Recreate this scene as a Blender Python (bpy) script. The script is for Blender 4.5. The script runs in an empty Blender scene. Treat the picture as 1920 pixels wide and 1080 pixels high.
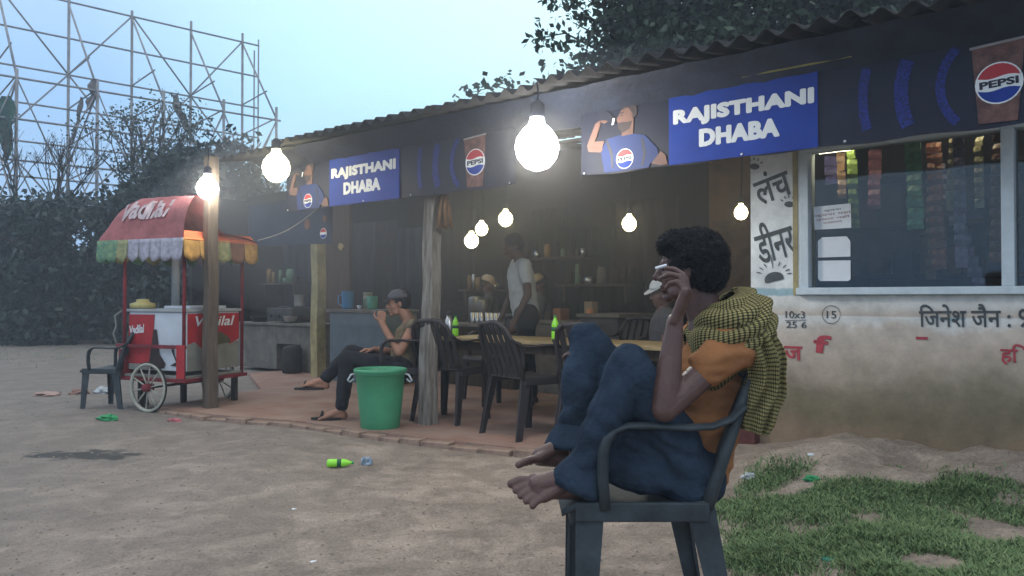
import bpy, bmesh, math, random
import numpy as np
from mathutils import Vector, Matrix, noise
R = math.radians
random.seed(7)
rng = np.random.default_rng(7)
scn = bpy.context.scene
COL = scn.collection

# ------------------------------------------------------------------ camera, world, sun, exposure
CAMZ = 1.1
cam_d = bpy.data.cameras.new('camera'); cam = bpy.data.objects.new('camera', cam_d); COL.objects.link(cam)
cam.location = (0, 0, CAMZ); cam.rotation_euler = (R(90.76), 0, 0)
cam_d.sensor_width = 36; cam_d.lens = 28.125; cam_d.clip_start = 0.05; cam_d.clip_end = 600
scn.camera = cam

w = bpy.data.worlds.new('World'); scn.world = w; w.use_nodes = True
nt = w.node_tree; nt.nodes.clear()
def WN(t, **k):
    n = nt.nodes.new(t)
    for a, b in k.items(): setattr(n, a, b)
    return n
out = WN('ShaderNodeOutputWorld'); add = WN('ShaderNodeAddShader')
bg1 = WN('ShaderNodeBackground'); bg1.inputs[1].default_value = 0.05
sky = WN('ShaderNodeTexSky', sky_type='NISHITA', sun_disc=False, sun_elevation=R(4), sun_rotation=R(35), air_density=1.0, dust_density=3.0)
bg2 = WN('ShaderNodeBackground'); bg2.inputs[1].default_value = 1.0
tc = WN('ShaderNodeTexCoord')
dot = WN('ShaderNodeVectorMath', operation='DOT_PRODUCT'); dot.inputs[1].default_value = Vector((0.10, 0.93, 0.42)).normalized()
cr = WN('ShaderNodeValToRGB')
cr.color_ramp.elements[0].position = 0.0; cr.color_ramp.elements[0].color = (0.26, 0.42, 0.66, 1)
cr.color_ramp.elements[1].position = 1.0; cr.color_ramp.elements[1].color = (0.50, 0.90, 1.02, 1)
e = cr.color_ramp.elements.new(0.84); e.color = (0.25, 0.47, 0.80, 1)
nz = WN('ShaderNodeTexNoise'); nz.inputs['Scale'].default_value = 1.6; nz.inputs['Detail'].default_value = 4
mp = WN('ShaderNodeMapRange'); mp.inputs[3].default_value = 0.9; mp.inputs[4].default_value = 1.1
mul = WN('ShaderNodeVectorMath', operation='MULTIPLY')
L = nt.links.new
L(tc.outputs['Generated'], dot.inputs[0]); L(dot.outputs['Value'], cr.inputs[0])
L(tc.outputs['Generated'], nz.inputs['Vector']); L(nz.outputs[0], mp.inputs[0])
L(cr.outputs[0], mul.inputs[0]); L(mp.outputs[0], mul.inputs[1])
sz = WN('ShaderNodeSeparateXYZ'); L(tc.outputs['Generated'], sz.inputs[0])
ov = WN('ShaderNodeMapRange'); ov.inputs[1].default_value = 0.22; ov.inputs[2].default_value = 1.0; ov.inputs[3].default_value = 0.0; ov.inputs[4].default_value = 1.0; L(sz.outputs['Z'], ov.inputs[0])
mo = WN('ShaderNodeMix', data_type='RGBA'); mo.inputs['B'].default_value = (1.08, 1.10, 1.12, 1); L(ov.outputs[0], mo.inputs['Factor']); L(mul.outputs[0], mo.inputs['A'])
L(mo.outputs['Result'], bg2.inputs[0]); L(sky.outputs[0], bg1.inputs[0])
L(bg1.outputs[0], add.inputs[0]); L(bg2.outputs[0], add.inputs[1]); L(add.outputs[0], out.inputs[0])

sd = bpy.data.lights.new('sun', 'SUN'); sd.energy = 0.12; sd.angle = R(60); sd.color = (1, 0.93, 0.85)
so = bpy.data.objects.new('sun', sd); COL.objects.link(so); so.rotation_euler = (R(50), 0, R(-35)); so.location = (0, -5, 12)
vs = scn.view_settings; vs.view_transform = 'Standard'; vs.look = 'None'; vs.gamma = 1; vs.exposure = 0.34
vs.use_curve_mapping = False
scn.render.engine = 'CYCLES'
cy = scn.cycles; cy.use_denoising = True; cy.max_bounces = 6; cy.diffuse_bounces = 3; cy.glossy_bounces = 3
cy.transmission_bounces = 4; cy.volume_bounces = 1; cy.transparent_max_bounces = 8; cy.sample_clamp_indirect = 4
cy.caustics_reflective = False; cy.caustics_refractive = False

# ------------------------------------------------------------------ frames
CP, SP = 0.7615, -0.6481
PHI = math.atan2(SP, CP)
def P(x, y, Y): return Vector(((x-960)/1500*Y, Y, CAMZ-(y-560)/1500*Y))
def G(x, y, z=0.0):
    Y = (CAMZ-z)*1500/(y-560); return Vector(((x-960)/1500*Y, Y, z))
def aD(v): return (v.x*CP+v.y*SP, -v.x*SP+v.y*CP)                 # world -> building frame
def W(a, D, z=0.0): return Vector((a*CP-D*SP, a*SP+D*CP, z))      # building frame -> world
def YD(x, D): return 1500*D/(-SP*(x-960)+CP*1500)
def fa(x, D):
    Y = YD(x, D); return aD(Vector(((x-960)/1500*Y, Y, 0)))[0]
def fz(x, y, D): return CAMZ-(y-560)/1500*YD(x, D)

# ------------------------------------------------------------------ materials
MC = {}
def mat(name, col, rough=0.8, var=0.25, scale=6.0, bump=0.15, bscale=None, metal=0.0, col2=None, spec=0.3, stretch=None, emit=None, detail=6):
    if name in MC: return MC[name]
    m = bpy.data.materials.new(name); m.use_nodes = True; n = m.node_tree.nodes; l = m.node_tree.links
    b = n['Principled BSDF']; b.inputs['Roughness'].default_value = rough; b.inputs['Metallic'].default_value = metal
    b.inputs['Specular IOR Level'].default_value = spec
    t = n.new('ShaderNodeTexCoord'); src = t.outputs['Object']
    if stretch:
        mpg = n.new('ShaderNodeMapping'); mpg.inputs['Scale'].default_value = stretch; l.new(src, mpg.inputs[0]); src = mpg.outputs[0]
    nn = n.new('ShaderNodeTexNoise'); nn.inputs['Scale'].default_value = scale; nn.inputs['Detail'].default_value = detail; nn.inputs['Roughness'].default_value = 0.62
    l.new(src, nn.inputs['Vector'])
    rp = n.new('ShaderNodeValToRGB'); rp.color_ramp.elements[0].position = 0.3; rp.color_ramp.elements[1].position = 0.7
    c1 = [c*(1-var) for c in col]; c2 = [min(1, c*(1+var)) for c in col] if col2 is None else col2
    rp.color_ramp.elements[0].color = (*c1, 1); rp.color_ramp.elements[1].color = (*c2, 1)
    l.new(nn.outputs[0], rp.inputs[0]); l.new(rp.outputs[0], b.inputs['Base Color'])
    if bump:
        n2 = n.new('ShaderNodeTexNoise'); n2.inputs['Scale'].default_value = bscale or scale*5; n2.inputs['Detail'].default_value = 5
        l.new(src, n2.inputs['Vector'])
        bp = n.new('ShaderNodeBump'); bp.inputs['Strength'].default_value = bump; bp.inputs['Distance'].default_value = 0.02
        l.new(n2.outputs[0], bp.inputs['Height']); l.new(bp.outputs[0], b.inputs['Normal'])
    if emit:
        b.inputs['Emission Color'].default_value = (*emit[0], 1); b.inputs['Emission Strength'].default_value = emit[1]
    MC[name] = m; return m

def nodes_of(m): return m.node_tree.nodes, m.node_tree.links

# ground: trodden dirt with wet mud
def mat_ground():
    m = mat('trodden_dirt', (0.31, 0.25, 0.20), 0.95, 0.22, 1.4, 0.8, 22, spec=0.15); n, l = nodes_of(m)
    b = n['Principled BSDF']; base = b.inputs['Base Color'].links[0].from_socket
    t = n.new('ShaderNodeTexCoord')
    n3 = n.new('ShaderNodeTexNoise'); n3.inputs['Scale'].default_value = 9; n3.inputs['Detail'].default_value = 8; n3.inputs['Roughness'].default_value = 0.7
    l.new(t.outputs['Object'], n3.inputs['Vector'])
    r3 = n.new('ShaderNodeMapRange'); r3.inputs[1].default_value = 0.3; r3.inputs[2].default_value = 0.7; r3.inputs[3].default_value = 0.78; r3.inputs[4].default_value = 1.16
    l.new(n3.outputs[0], r3.inputs[0])
    mm = n.new('ShaderNodeVectorMath'); mm.operation = 'MULTIPLY'; l.new(base, mm.inputs[0]); l.new(r3.outputs[0], mm.inputs[1])
    # greyer, darker lane mud to the left and far; moist patch
    sep = n.new('ShaderNodeSeparateXYZ'); l.new(t.outputs['Object'], sep.inputs[0])
    far = n.new('ShaderNodeMapRange'); far.inputs[1].default_value = -0.4; far.inputs[2].default_value = -3.2; far.inputs[3].default_value = 0; far.inputs[4].default_value = 0.6
    l.new(sep.outputs['X'], far.inputs[0])
    n5 = n.new('ShaderNodeTexNoise'); n5.inputs['Scale'].default_value = 3.4; n5.inputs['Detail'].default_value = 7; n5.inputs['Distortion'].default_value = .8; l.new(t.outputs['Object'], n5.inputs['Vector'])
    r5 = n.new('ShaderNodeMapRange'); r5.inputs[1].default_value = .46; r5.inputs[2].default_value = .62; r5.inputs[3].default_value = .84; r5.inputs[4].default_value = 1.14; l.new(n5.outputs[0], r5.inputs[0])
    m5 = n.new('ShaderNodeVectorMath'); m5.operation = 'MULTIPLY'; l.new(mm.outputs[0], m5.inputs[0]); l.new(r5.outputs[0], m5.inputs[1]); mm = m5
    n6 = n.new('ShaderNodeTexNoise'); n6.inputs['Scale'].default_value = 75; n6.inputs['Detail'].default_value = 5; n6.inputs['Roughness'].default_value = .75; l.new(t.outputs['Object'], n6.inputs['Vector'])
    r6 = n.new('ShaderNodeMapRange'); r6.inputs[1].default_value = .35; r6.inputs[2].default_value = .65; r6.inputs[3].default_value = .72; r6.inputs[4].default_value = 1.26; l.new(n6.outputs[0], r6.inputs[0])
    m6 = n.new('ShaderNodeVectorMath'); m6.operation = 'MULTIPLY'; l.new(mm.outputs[0], m6.inputs[0]); l.new(r6.outputs[0], m6.inputs[1]); mm = m6
    mx = n.new('ShaderNodeMix'); mx.data_type = 'RGBA'; mx.inputs['B'].default_value = (0.18, 0.17, 0.16, 1)
    l.new(far.outputs[0], mx.inputs['Factor']); l.new(mm.outputs[0], mx.inputs['A'])
    wp = G(150, 852)
    mpg = n.new('ShaderNodeMapping'); mpg.vector_type = 'POINT'; mpg.inputs['Location'].default_value = (-wp.x/0.5, -wp.y/0.26, 0); mpg.inputs['Scale'].default_value = (1/0.5, 1/0.26, 0)
    nd = n.new('ShaderNodeTexNoise'); nd.inputs['Scale'].default_value = 4.5; nd.inputs['Detail'].default_value = 4; l.new(t.outputs['Object'], nd.inputs['Vector'])
    l.new(t.outputs['Object'], mpg.inputs[0])
    ln = n.new('ShaderNodeVectorMath'); ln.operation = 'LENGTH'; l.new(mpg.outputs[0], ln.inputs[0])
    ad = n.new('ShaderNodeMath'); ad.operation = 'MULTIPLY_ADD'; l.new(nd.outputs[0], ad.inputs[0]); ad.inputs[1].default_value = 2.6; l.new(ln.outputs['Value'], ad.inputs[2])
    wr = n.new('ShaderNodeMapRange'); wr.inputs[1].default_value = 2.15; wr.inputs[2].default_value = 1.85; wr.inputs[3].default_value = 0; wr.inputs[4].default_value = 1
    l.new(ad.outputs[0], wr.inputs[0])
    m2 = n.new('ShaderNodeMix'); m2.data_type = 'RGBA'; m2.inputs['B'].default_value = (0.06, 0.058, 0.052, 1)
    l.new(wr.outputs[0], m2.inputs['Factor']); l.new(mx.outputs['Result'], m2.inputs['A']); l.new(m2.outputs['Result'], b.inputs['Base Color'])
    rr = n.new('ShaderNodeMapRange'); rr.inputs[3].default_value = 0.95; rr.inputs[4].default_value = 0.6; l.new(wr.outputs[0], rr.inputs[0]); l.new(rr.outputs[0], b.inputs['Roughness'])
    return m

def mat_wall():
    m = bpy.data.materials.new('stained_wall_paint'); m.use_nodes = True; n, l = nodes_of(m); b = n['Principled BSDF']
    b.inputs['Roughness'].default_value = 0.9; b.inputs['Specular IOR Level'].default_value = 0.15
    g = n.new('ShaderNodeNewGeometry'); sep = n.new('ShaderNodeSeparateXYZ'); l.new(g.outputs['Position'], sep.inputs[0])
    def noi(s, d=5, r=0.6):
        x = n.new('ShaderNodeTexNoise'); x.inputs['Scale'].default_value = s; x.inputs['Detail'].default_value = d; x.inputs['Roughness'].default_value = r; l.new(g.outputs['Position'], x.inputs['Vector']); return x
    na = noi(2.3); nb = noi(14, 6); ncc = noi(5, 8, 0.7)
    z1 = n.new('ShaderNodeMath'); z1.operation = 'MULTIPLY_ADD'; l.new(na.outputs[0], z1.inputs[0]); z1.inputs[1].default_value = 0.42; l.new(sep.outputs['Z'], z1.inputs[2])
    rp = n.new('ShaderNodeValToRGB'); rp.color_ramp.interpolation = 'LINEAR'
    st = [(0.0, (0.32, 0.23, 0.16)), (0.20, (0.27, 0.19, 0.12)), (0.32, (0.20, 0.16, 0.10)), (0.42, (0.24, 0.20, 0.135)), (0.50, (0.42, 0.345, 0.265)), (0.58, (0.54, 0.445, 0.36)), (0.665, (0.58, 0.50, 0.42)), (0.70, (0.70, 0.68, 0.63)), (0.735, (0.72, 0.71, 0.67)), (0.742, (0.34, 0.48, 0.52)), (0.768, (0.34, 0.48, 0.52)), (0.775, (0.76, 0.78, 0.76)), (1.0, (0.78, 0.80, 0.79))]
    # ramp position = z*0.65
    while len(rp.color_ramp.elements) < len(st): rp.color_ramp.elements.new(0.5)
    for el, (p, c) in zip(rp.color_ramp.elements, st): el.position = p; el.color = (*c, 1)
    zz = n.new('ShaderNodeMath'); zz.operation = 'MULTIPLY'; zz.inputs[1].default_value = 0.65
    # small ragged edges only
    zr = n.new('ShaderNodeMath'); zr.operation = 'MULTIPLY_ADD'; l.new(nb.outputs[0], zr.inputs[0]); zr.inputs[1].default_value = 0.035; l.new(sep.outputs['Z'], zr.inputs[2])
    lo = n.new('ShaderNodeMath'); lo.operation = 'LESS_THAN'; lo.inputs[1].default_value = 0.99; l.new(sep.outputs['Z'], lo.inputs[0])
    mz = n.new('ShaderNodeMix'); l.new(lo.outputs[0], mz.inputs['Factor']); l.new(zr.outputs[0], mz.inputs['A'])
    z2 = n.new('ShaderNodeMath'); z2.operation = 'ADD'; z2.inputs[1].default_value = -0.10; l.new(z1.outputs[0], z2.inputs[0])
    l.new(z2.outputs[0], mz.inputs['B'])
    l.new(mz.outputs['Result'], zz.inputs[0]); l.new(zz.outputs[0], rp.inputs[0])
    r3 = n.new('ShaderNodeMapRange'); r3.inputs[1].default_value = 0.3; r3.inputs[2].default_value = 0.7; r3.inputs[3].default_value = 0.72; r3.inputs[4].default_value = 1.2; l.new(ncc.outputs[0], r3.inputs[0])
    mm = n.new('ShaderNodeVectorMath'); mm.operation = 'MULTIPLY'; l.new(rp.outputs[0], mm.inputs[0]); l.new(r3.outputs[0], mm.inputs[1]); l.new(mm.outputs[0], b.inputs['Base Color'])
    bp = n.new('ShaderNodeBump'); bp.inputs['Strength'].default_value = 0.4; bp.inputs['Distance'].default_value = 0.02; l.new(ncc.outputs[0], bp.inputs['Height']); l.new(bp.outputs[0], b.inputs['Normal'])
    return m

def mat_paving():
    m = bpy.data.materials.new('brick_paving'); m.use_nodes = True; n, l = nodes_of(m); b = n['Principled BSDF']
    b.inputs['Roughness'].default_value = 0.9; b.inputs['Specular IOR Level'].default_value = 0.2
    t = n.new('ShaderNodeTexCoord')
    br = n.new('ShaderNodeTexBrick'); br.inputs['Scale'].default_value = 1; br.inputs['Brick Width'].default_value = 0.23; br.inputs['Row Height'].default_value = 0.115; br.inputs['Mortar Size'].default_value = 0.006
    br.inputs['Color1'].default_value = (0.30, 0.16, 0.12, 1); br.inputs['Color2'].default_value = (0.25, 0.13, 0.10, 1); br.inputs['Mortar'].default_value = (0.17, 0.12, 0.09, 1)
    l.new(t.outputs['Object'], br.inputs['Vector'])
    nn = n.new('ShaderNodeTexNoise'); nn.inputs['Scale'].default_value = 3; nn.inputs['Detail'].default_value = 8; l.new(t.outputs['Object'], nn.inputs['Vector'])
    rr = n.new('ShaderNodeMapRange'); rr.inputs[1].default_value = 0.35; rr.inputs[2].default_value = 0.65; l.new(nn.outputs[0], rr.inputs[0]); rr.inputs[4].default_value = 0.9; rr.inputs[3].default_value = 0.15
    mx = n.new('ShaderNodeMix'); mx.data_type = 'RGBA'; mx.inputs['B'].default_value = (0.33, 0.235, 0.185, 1)
    l.new(rr.outputs[0], mx.inputs['Factor']); l.new(br.outputs[0], mx.inputs['A']); l.new(mx.outputs['Result'], b.inputs['Base Color'])
    bp = n.new('ShaderNodeBump'); bp.inputs['Strength'].default_value = 0.5; bp.inputs['Distance'].default_value = 0.01; l.new(nn.outputs[0], bp.inputs['Height']); l.new(bp.outputs[0], b.inputs['Normal'])
    return m

def mat_leaf(name, c, c2):
    m = bpy.data.materials.new(name); m.use_nodes = True; n, l = nodes_of(m); b = n['Principled BSDF']; b.inputs['Roughness'].default_value = 0.6
    g = n.new('ShaderNodeNewGeometry'); rp = n.new('ShaderNodeValToRGB'); rp.color_ramp.elements[0].color = (*c, 1); rp.color_ramp.elements[1].color = (*c2, 1)
    l.new(g.outputs['Random Per Island'], rp.inputs[0]); l.new(rp.outputs[0], b.inputs['Base Color'])
    return m

def mat_check():
    m = bpy.data.materials.new('checked_cotton'); m.use_nodes = True; n, l = nodes_of(m); b = n['Principled BSDF']; b.inputs['Roughness'].default_value = 0.95; b.inputs['Specular IOR Level'].default_value = 0.1
    uv = n.new('ShaderNodeUVMap'); sep = n.new('ShaderNodeSeparateXYZ'); l.new(uv.outputs[0], sep.inputs[0])
    def line(o, duty):
        f = n.new('ShaderNodeMath'); f.operation = 'FRACT'; l.new(o, f.inputs[0]); c = n.new('ShaderNodeMath'); c.operation = 'LESS_THAN'; c.inputs[1].default_value = duty; l.new(f.outputs[0], c.inputs[0]); return c.outputs[0]
    a = line(sep.outputs['X'], 0.42); c = line(sep.outputs['Y'], 0.42)
    ad = n.new('ShaderNodeMath'); ad.operation = 'ADD'; l.new(a, ad.inputs[0]); l.new(c, ad.inputs[1])
    mr = n.new('ShaderNodeValToRGB'); mr.color_ramp.interpolation = 'CONSTANT'
    mr.color_ramp.elements[0].color = (0.34, 0.285, 0.12, 1); mr.color_ramp.elements[1].position = 0.75; mr.color_ramp.elements[1].color = (0.012, 0.016, 0.01, 1)
    e = mr.color_ramp.elements.new(0.25); e.color = (0.10, 0.088, 0.04, 1)
    h = n.new('ShaderNodeMath'); h.operation = 'MULTIPLY'; h.inputs[1].default_value = 0.5; l.new(ad.outputs[0], h.inputs[0]); l.new(h.outputs[0], mr.inputs[0]); l.new(mr.outputs[0], b.inputs['Base Color'])
    return m

def mat_glass():
    m = bpy.data.materials.new('window_glass'); m.use_nodes = True; n, l = nodes_of(m); n.remove(n['Principled BSDF'])
    tr = n.new('ShaderNodeBsdfTransparent'); tr.inputs[0].default_value = (0.86, 0.9, 0.9, 1); gl = n.new('ShaderNodeBsdfGlossy'); gl.inputs['Roughness'].default_value = 0.04; gl.inputs['Color'].default_value = (0.9, 0.95, 1, 1)
    fr = n.new('ShaderNodeFresnel'); fr.inputs[0].default_value = 1.5; mx = n.new('ShaderNodeMixShader')
    l.new(fr.outputs[0], mx.inputs[0]); l.new(tr.outputs[0], mx.inputs[1]); l.new(gl.outputs[0], mx.inputs[2]); l.new(mx.outputs[0], n['Material Output'].inputs[0]); return m

M_ground = mat_ground(); M_wall = mat_wall(); M_pave = mat_paving(); M_check = mat_check(); M_glass = mat_glass()
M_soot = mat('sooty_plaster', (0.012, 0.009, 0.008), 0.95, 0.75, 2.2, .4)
M_roof = mat('weathered_cement_sheet', (0.034, 0.033, 0.035), 0.95, 0.45, 4, 0.3, 40)
M_wood = mat('grey_timber', (0.13, 0.10, 0.075), 0.9, 0.4, 6, 0.5, 30, stretch=(3, 3, 0.4))
M_woodd = mat('dark_timber', (0.05, 0.035, 0.025), 0.9, 0.4, 6, 0.4, 30, stretch=(3, 3, 0.4))
M_ylw = mat('yellow_distemper', (0.36, 0.30, 0.15), 0.9, 0.35, 5, 0.3)
M_brick = mat('loose_brick', (0.29, 0.20, 0.15), 0.92, 0.35, 8, 0.5)
M_redplinth = mat('red_oxide_plinth', (0.12, 0.035, 0.03), 0.85, 0.3, 7, 0.3)
M_frame = mat('pale_blue_window_paint', (0.60, 0.67, 0.70), 0.55, 0.12, 9, 0.1)
M_vinyl = mat('dark_vinyl', (0.010, 0.013, 0.03), 0.5, 0.3, 3, 0.08, 6, spec=0.22)
M_vblue = mat('blue_vinyl_print', (0.012, 0.045, 0.30), 0.55, 0.2, 3, 0.1, 9, spec=0.15)
M_varc = mat('indigo_arc_print', (0.010, 0.013, 0.05), 0.5, 0.9, 90, 0.05, 60, spec=0.25, col2=(0.02, 0.04, 0.30))
M_vwhite = mat('white_print', (0.78, 0.80, 0.80), 0.5, 0.08, 5, 0)
M_vred = mat('red_print', (0.45, 0.03, 0.04), 0.5, 0.1, 5, 0)
M_vink = mat('black_print', (0.012, 0.014, 0.03), 0.5, 0.1, 5, 0)
M_vcola = mat('cola_print', (0.10, 0.04, 0.035), 0.45, 0.6, 14, 0, col2=(0.22, 0.10, 0.08))
M_vshirt = mat('royal_blue_print', (0.010, 0.028, 0.13), 0.6, 0.2, 6, 0)
M_vskin = mat('skin_print', (0.17, 0.09, 0.07), 0.6, 0.2, 8, 0)
M_vhair = mat('hair_print', (0.04, 0.028, 0.03), 0.5, 0.2, 8, 0)
M_pole = mat('galvanised_scaffold_tube', (0.26, 0.26, 0.27), 0.7, 0.3, 3, 0.1)
M_bark = mat('bark', (0.06, 0.045, 0.035), 0.95, 0.4, 10, 0.6)
M_chaird = mat('dark_blue_green_plastic', (0.036, 0.047, 0.054), 0.6, 0.45, 9, 0.1, 60, spec=0.35)
M_chairb = mat('dark_brown_plastic', (0.028, 0.022, 0.024), 0.6, 0.3, 7, 0.06, 60, spec=0.5)
M_jeans = mat('blue_denim', (0.026, 0.042, 0.066), 0.92, 0.45, 7, 0.4, 60, spec=0.1)
M_orange = mat('orange_jersey', (0.33, 0.145, 0.06), 0.9, 0.15, 8, 0.2, 50, spec=0.1)
M_skin = mat('brown_skin', (0.105, 0.054, 0.045), 0.42, 0.2, 16, 0.16, 120, spec=0.45)
M_skin2 = mat('tan_skin', (0.34, 0.17, 0.11), 0.55, 0.15, 12, 0.1, 80)
M_hair = mat('black_hair', (0.012, 0.012, 0.015), 0.75, 0.4, 40, 0.9, 90)
M_bucket = mat('green_plastic', (0.055, 0.30, 0.15), 0.42, 0.14, 4, 0.05, 20, spec=0.5)
M_khaki = mat('khaki_cotton', (0.17, 0.13, 0.08), 0.9, 0.2, 9, 0.3)
M_black = mat('black_cotton', (0.016, 0.017, 0.022), 0.9, 0.3, 9, 0.3)
M_cap = mat('grey_cap_cloth', (0.10, 0.095, 0.105), 0.9, 0.2, 9, 0.2)
M_white = mat('white_cotton', (0.55, 0.58, 0.60), 0.9, 0.1, 9, 0.2)
M_cream = mat('cream_cap_cloth', (0.50, 0.40, 0.28), 0.9, 0.1, 9, 0.2)
M_steel = mat('brushed_steel', (0.5, 0.5, 0.5), 0.3, 0.1, 10, 0.05, metal=0.9)
M_cred = mat('cart_red_paint', (0.42, 0.022, 0.028), 0.5, 0.25, 6, 0.1)
M_credf = mat('cart_frame_red', (0.20, 0.022, 0.03), 0.6, 0.35, 8, 0.2)
M_cwhite = mat('cart_white_panel', (0.62, 0.66, 0.70), 0.45, 0.1, 4, 0.05)
M_cgrey = mat('cart_grimy_panel', (0.25, 0.25, 0.22), 0.6, 0.25, 5, 0.1)
M_choc = mat('chocolate_print', (0.04, 0.02, 0.02), 0.5, 0.3, 8, 0)
M_canred = mat('faded_red_canvas', (0.42, 0.15, 0.15), 0.85, 0.4, 4, 0.2)
M_canor = mat('orange_canvas', (0.55, 0.12, 0.05), 0.8, 0.2, 5, 0.2)
M_val = [mat('teal_valance', (0.10, 0.30, 0.26), 0.85, 0.4, 22, 0.2, col2=(0.28, 0.40, 0.20)), mat('lilac_valance', (0.42, 0.40, 0.46), 0.85, 0.3, 20, 0.2),
         mat('lime_valance', (0.30, 0.40, 0.22), 0.85, 0.4, 22, 0.2, col2=(0.45, 0.40, 0.20)), mat('amber_valance', (0.45, 0.26, 0.08), 0.85, 0.3, 14, 0.2)]
M_cspoke = mat('cream_wheel_paint', (0.40, 0.39, 0.32), 0.6, 0.3, 10, 0.1)
M_rubber = mat('worn_rubber', (0.03, 0.028, 0.026), 0.85, 0.3, 10, 0.2)
M_lime = mat('lime_drink', (0.32, 0.85, 0.04), 0.35, 0.08, 6, 0, spec=0.6)
M_label = mat('green_bottle_label', (0.02, 0.12, 0.05), 0.5, 0.3, 20, 0)
M_table = mat('yellow_laminate', (0.36, 0.26, 0.13), 0.5, 0.25, 7, 0.1, spec=0.5)
M_ctr = mat('blue_grey_counter', (0.12, 0.15, 0.17), 0.6, 0.2, 4, 0.15)
M_plast = mat('rough_cement', (0.15, 0.135, 0.115), 0.9, 0.35, 5, 0.4)
M_green2 = mat('green_litter', (0.04, 0.32, 0.12), 0.5, 0.3, 20, 0.2)
M_pink = mat('pink_litter', (0.45, 0.14, 0.16), 0.6, 0.3, 20, 0.2)
M_paper = mat('white_paper', (0.80, 0.82, 0.84), 0.8, 0.06, 12, 0.05)
M_ink = mat('grey_wall_paint_lettering', (0.075, 0.085, 0.09), 0.85, 0.35, 20, 0)
M_inkred = mat('red_wall_paint', (0.42, 0.06, 0.075), 0.85, 0.35, 20, 0)
M_bulb = mat('bulb_glass_lit', (0.9, 0.9, 0.85), 0.3, 0, 5, 0, emit=((1.0, 0.88, 0.55), 17))
M_bulbw = mat('bulb_glass_lit_white', (0.9, 0.9, 0.9), 0.3, 0, 5, 0, emit=((1.0, 0.96, 0.86), 50))
M_bulbi = mat('bulb_glass_lit_warm', (0.9, 0.9, 0.85), 0.3, 0, 5, 0, emit=((1.0, 0.84, 0.44), 18))
M_leafd = mat_leaf('leaf_dark', (0.014, 0.032, 0.018), (0.042, 0.072, 0.034))
M_leafb = mat_leaf('leaf_bushy', (0.007, 0.020, 0.016), (0.020, 0.044, 0.032))
M_grass = mat_leaf('grass_blade', (0.06, 0.14, 0.04), (0.24, 0.32, 0.13))

# ------------------------------------------------------------------ mesh helpers
def BM(): return bmesh.new()
def box(bm, x0, x1, y0, y1, z0, z1, M=None):
    vs = [bm.verts.new((x, y, z)) for x in (x0, x1) for y in (y0, y1) for z in (z0, z1)]
    for f in ((0,1,3,2),(4,6,7,5),(0,4,5,1),(2,3,7,6),(0,2,6,4),(1,5,7,3)): bm.faces.new([vs[i] for i in f])
    if M is not None:
        for v in vs: v.co = M @ v.co
    return vs
def frame_of(d):
    d = d.normalized(); u = Vector((0, 0, 1)) if abs(d.z) < 0.95 else Vector((1, 0, 0)); s = d.cross(u).normalized(); return s, s.cross(d).normalized()
def ringmesh(bm, rings, cap=True, closed=True):
    vr = [[bm.verts.new(p) for p in r] for r in rings]; n = len(vr[0])
    for a, b in zip(vr[:-1], vr[1:]):
        for i in range(n if closed else n-1):
            j = (i+1) % n
            bm.faces.new((a[i], a[j], b[j], b[i]))
    if cap and closed:
        bm.faces.new(list(reversed(vr[0]))); bm.faces.new(vr[-1])
    return vr
def tube(bm, pts, r, seg=8, flat=None):
    pts = [Vector(p) for p in pts]; n = len(pts); rs = r if isinstance(r, (list, tuple)) else [r]*n
    rings = []; s0 = None
    for i, p in enumerate(pts):
        d = (pts[min(i+1, n-1)]-pts[max(i-1, 0)])
        if s0 is None: s, u = frame_of(d)
        else:
            dn = d.normalized(); s = (s0-dn*s0.dot(dn)).normalized(); u = s.cross(dn)
        s0 = s
        rings.append([p+(s*math.cos(t)+u*math.sin(t)*(flat or 1))*rs[i] for t in [2*math.pi*k/seg for k in range(seg)]])
    ringmesh(bm, rings)
def capsule(bm, p, q, r1, r2, seg=14):
    p = Vector(p); q = Vector(q); d = q-p
    if d.length < 1e-5: d = Vector((0, 0, 1e-4))
    dn = d.normalized(); s, u = frame_of(d); rings = []
    for k in range(1, 5):
        t = math.pi/2*k/4; rings.append((p-dn*r1*math.cos(t), r1*math.sin(t)))
    for k in range(0, 4):
        t = math.pi/2*k/4; rings.append((q+dn*r2*math.sin(t), r2*math.cos(t)))
    ringmesh(bm, [[c+(s*math.cos(a)+u*math.sin(a))*rr for a in [2*math.pi*i/seg for i in range(seg)]] for c, rr in rings])
def ell(bm, c, r, M=None, seg=16):
    c = Vector(c); rings = []
    for k in range(1, 10):
        t = math.pi*k/10; rings.append([Vector((r[0]*math.sin(t)*math.cos(a), r[1]*math.sin(t)*math.sin(a), -r[2]*math.cos(t))) for a in [2*math.pi*i/seg for i in range(seg)]])
    rings = [[c+((M @ v) if M is not None else v) for v in rg] for rg in rings]
    ringmesh(bm, rings)
def lathe(bm, prof, seg=24, c=(0, 0, 0), cap=True, M=None):
    c = Vector(c)
    rg = [[c+((M @ v) if M is not None else v) for v in [Vector((r*math.cos(a), r*math.sin(a), z)) for a in [2*math.pi*i/seg for i in range(seg)]]] for r, z in prof]
    return ringmesh(bm, rg, cap=cap)
def prism(bm, poly, y0, y1):        # polygon in x,z extruded along y
    a = [bm.verts.new((x, y0, z)) for x, z in poly]; b = [bm.verts.new((x, y1, z)) for x, z in poly]; n = len(poly)
    bm.faces.new(a); bm.faces.new(list(reversed(b)))
    for i in range(n): bm.faces.new((a[i], b[i], b[(i+1) % n], a[(i+1) % n]))
def link(o, parent=None):
    COL.objects.link(o)
    if parent is not None: o.parent = parent
    return o
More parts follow.
